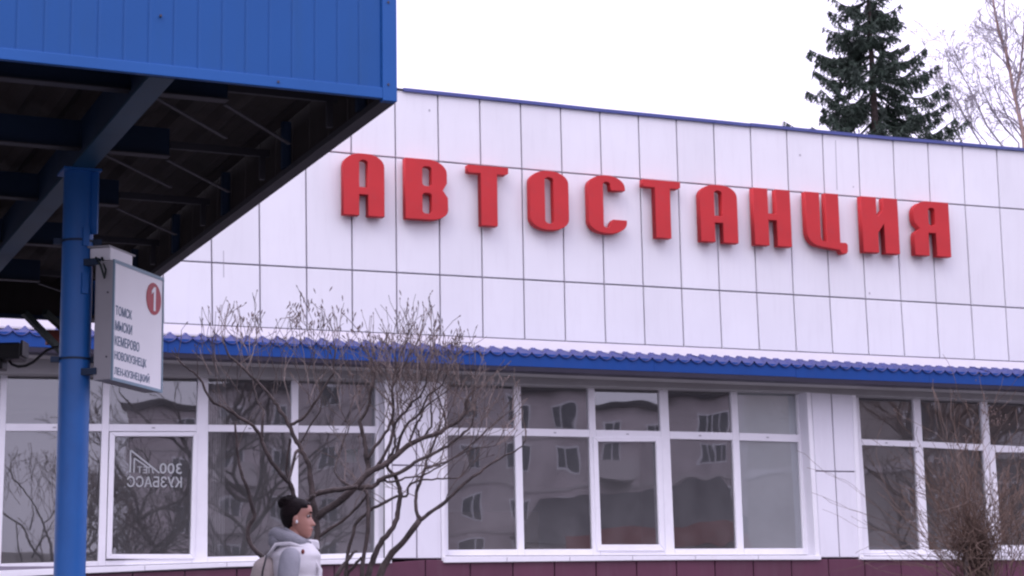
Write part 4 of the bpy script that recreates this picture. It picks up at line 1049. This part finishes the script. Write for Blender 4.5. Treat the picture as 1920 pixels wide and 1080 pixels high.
# puffer vest, quilted in rolls
def quilt(p, a, z):
    r_ = 1+.035*abs(math.sin((z-.80)/.085*math.pi)); c = Vector((.0,0,z)); return c+(p-c)*r_
vr = []; zs = [.80+.0125*i for i in range(50)]
for z in zs:
    t = (z-.80)/.62
    f = .135-.02*(1-t)+(.0 if z < 1.34 else -(z-1.34)*.6); b = -.145+(0 if z < 1.34 else (z-1.34)*.7); w = .185 if z < 1.30 else .185-((z-1.30)/.12)**2*.115
    vr.append((z, f-.005, b, w))
loft(vr, 40, fn=quilt, power=.85).build('puffer_vest', M['puffer'], Pn, smooth=True)
bevel(MB().hexa([(.055,-.06,1.40),(.122,-.035,1.37),(.118,-.03,1.425),(.058,-.055,1.432)], (0,.09,0)).build('collar', M['puffer'], Pn, fix=True), .012, 3)
# sleeves
def sl(pts, rr): 
    me = skin([(p, r_) for p, r_ in zip(pts, rr)], [(i,i+1) for i in range(len(pts)-1)]); me.materials.clear(); link('sleeve', me, M['sleeve'], Pn)
sl([(-.03,-.13,1.365),(-.035,-.185,1.315),(-.05,-.215,1.20),(-.055,-.215,1.09),(.0,-.22,.98),(.035,-.215,.90)], [.055,.068,.064,.056,.052,.042])
sl([(-.01,.13,1.36),(.0,.185,1.315),(.03,.215,1.20),(.05,.21,1.09),(.09,.205,.99),(.12,.195,.92)], [.055,.068,.064,.056,.052,.042])
# hood lying round the neck
hp = []; hr_ = []
for i in range(29):
    a = 2*math.pi*i/28; c = math.cos(a)
    hp.append(Vector((-.032+.090*c, .094*math.sin(a), 1.428-.030*c)))
    hr_.append(.030+.018*max(0,-c)+.005*math.sin(3*a))
MB().tube(hp, hr_, 14, cap=False).build('hood', M['fleece'], Pn, smooth=True)
ball('hood_back', (-.112,0,1.425), (.058,.092,.062), M['fleece'], Pn, 24)
MB().tube([(-.075,-.062,1.49),(-.03,-.088,1.455),(.02,-.084,1.425),(.07,-.05,1.405)], [.012,.018,.018,.014], 10).build('hood_fold', M['fleece'], Pn, smooth=True)
ball('badge', (.035,-.168,1.355), (.010,.012,.014), M['rust'], Pn, 10)
def leg(pts, rr): 
    me = skin([(p, r_) for p, r_ in zip(pts, rr)], [(i,i+1) for i in range(len(pts)-1)]); me.materials.clear(); link('trouser_leg', me, M['jeans'], Pn)
leg([(0,-.085,.90),(.09,-.09,.70),(.16,-.09,.50),(.24,-.09,.13)], [.105,.09,.072,.055]); leg([(0,.085,.90),(-.01,.09,.70),(-.02,.09,.50),(-.27,.09,.19)], [.105,.09,.072,.055])
for pts in ([(.20,-.09,.06),(.28,-.09,.055),(.37,-.09,.04)], [(-.30,.09,.13),(-.25,.09,.075),(-.18,.09,.04)]):
    me = skin([(pts[0],.045),(pts[1],.046),(pts[2],.036)], [(0,1),(1,2)]); me.materials.clear(); link('shoe', me, M['shoe'], Pn)
# backpack
Bp = empty('backpack', (head.x, PD, 0), R(4)); tag(Bp, 'beige fabric backpack worn by the passer-by', 'backpack')
bk = bmesh.new(); bmesh.ops.create_cube(bk, size=1); bmesh.ops.subdivide_edges(bk, edges=bk.edges, cuts=5, use_grid_fill=True)
for v in bk.verts:
    s_ = v.co*2; q = Vector((s_.x*math.sqrt(max(0,1-s_.y**2/2.6-s_.z**2/2.6+s_.y**2*s_.z**2/5)), s_.y*math.sqrt(max(0,1-s_.x**2/2.6-s_.z**2/2.6+s_.x**2*s_.z**2/5)), s_.z*math.sqrt(max(0,1-s_.x**2/3.4-s_.y**2/3.4+s_.y**2*s_.x**2/6))))
    v.co = Vector((-.200+q.x*.088, q.y*.150, 1.105+q.z*.235))+Vector((.02*(q.z), 0, 0))
me = bpy.data.meshes.new('bag'); bk.to_mesh(me); bk.free()
for p in me.polygons: p.use_smooth = True
bo = link('bag', me, M['pack'], Bp); ss = bo.modifiers.new('s', 'SUBSURF'); ss.levels = 1; ss.render_levels = 1
for s_ in (-1, 1):
    MB().tube([(-.17,s_*.10,1.33),(-.12,s_*.115,1.40),(-.04,s_*.12,1.405),(.06,s_*.115,1.37),(.125,s_*.11,1.26),(.12,s_*.12,1.12),(-.02,s_*.19,1.0),(-.14,s_*.13,.98)], [.009,.011,.012,.012,.011,.010,.009,.008], 8).build('strap', M['puffer'], Bp, smooth=True)
MB().tube([(-.215,-.155,.95),(-.205,-.168,1.10),(-.19,-.160,1.25),(-.17,-.135,1.34)], .006, 6).build('zip', M['strap'], Bp, smooth=True)
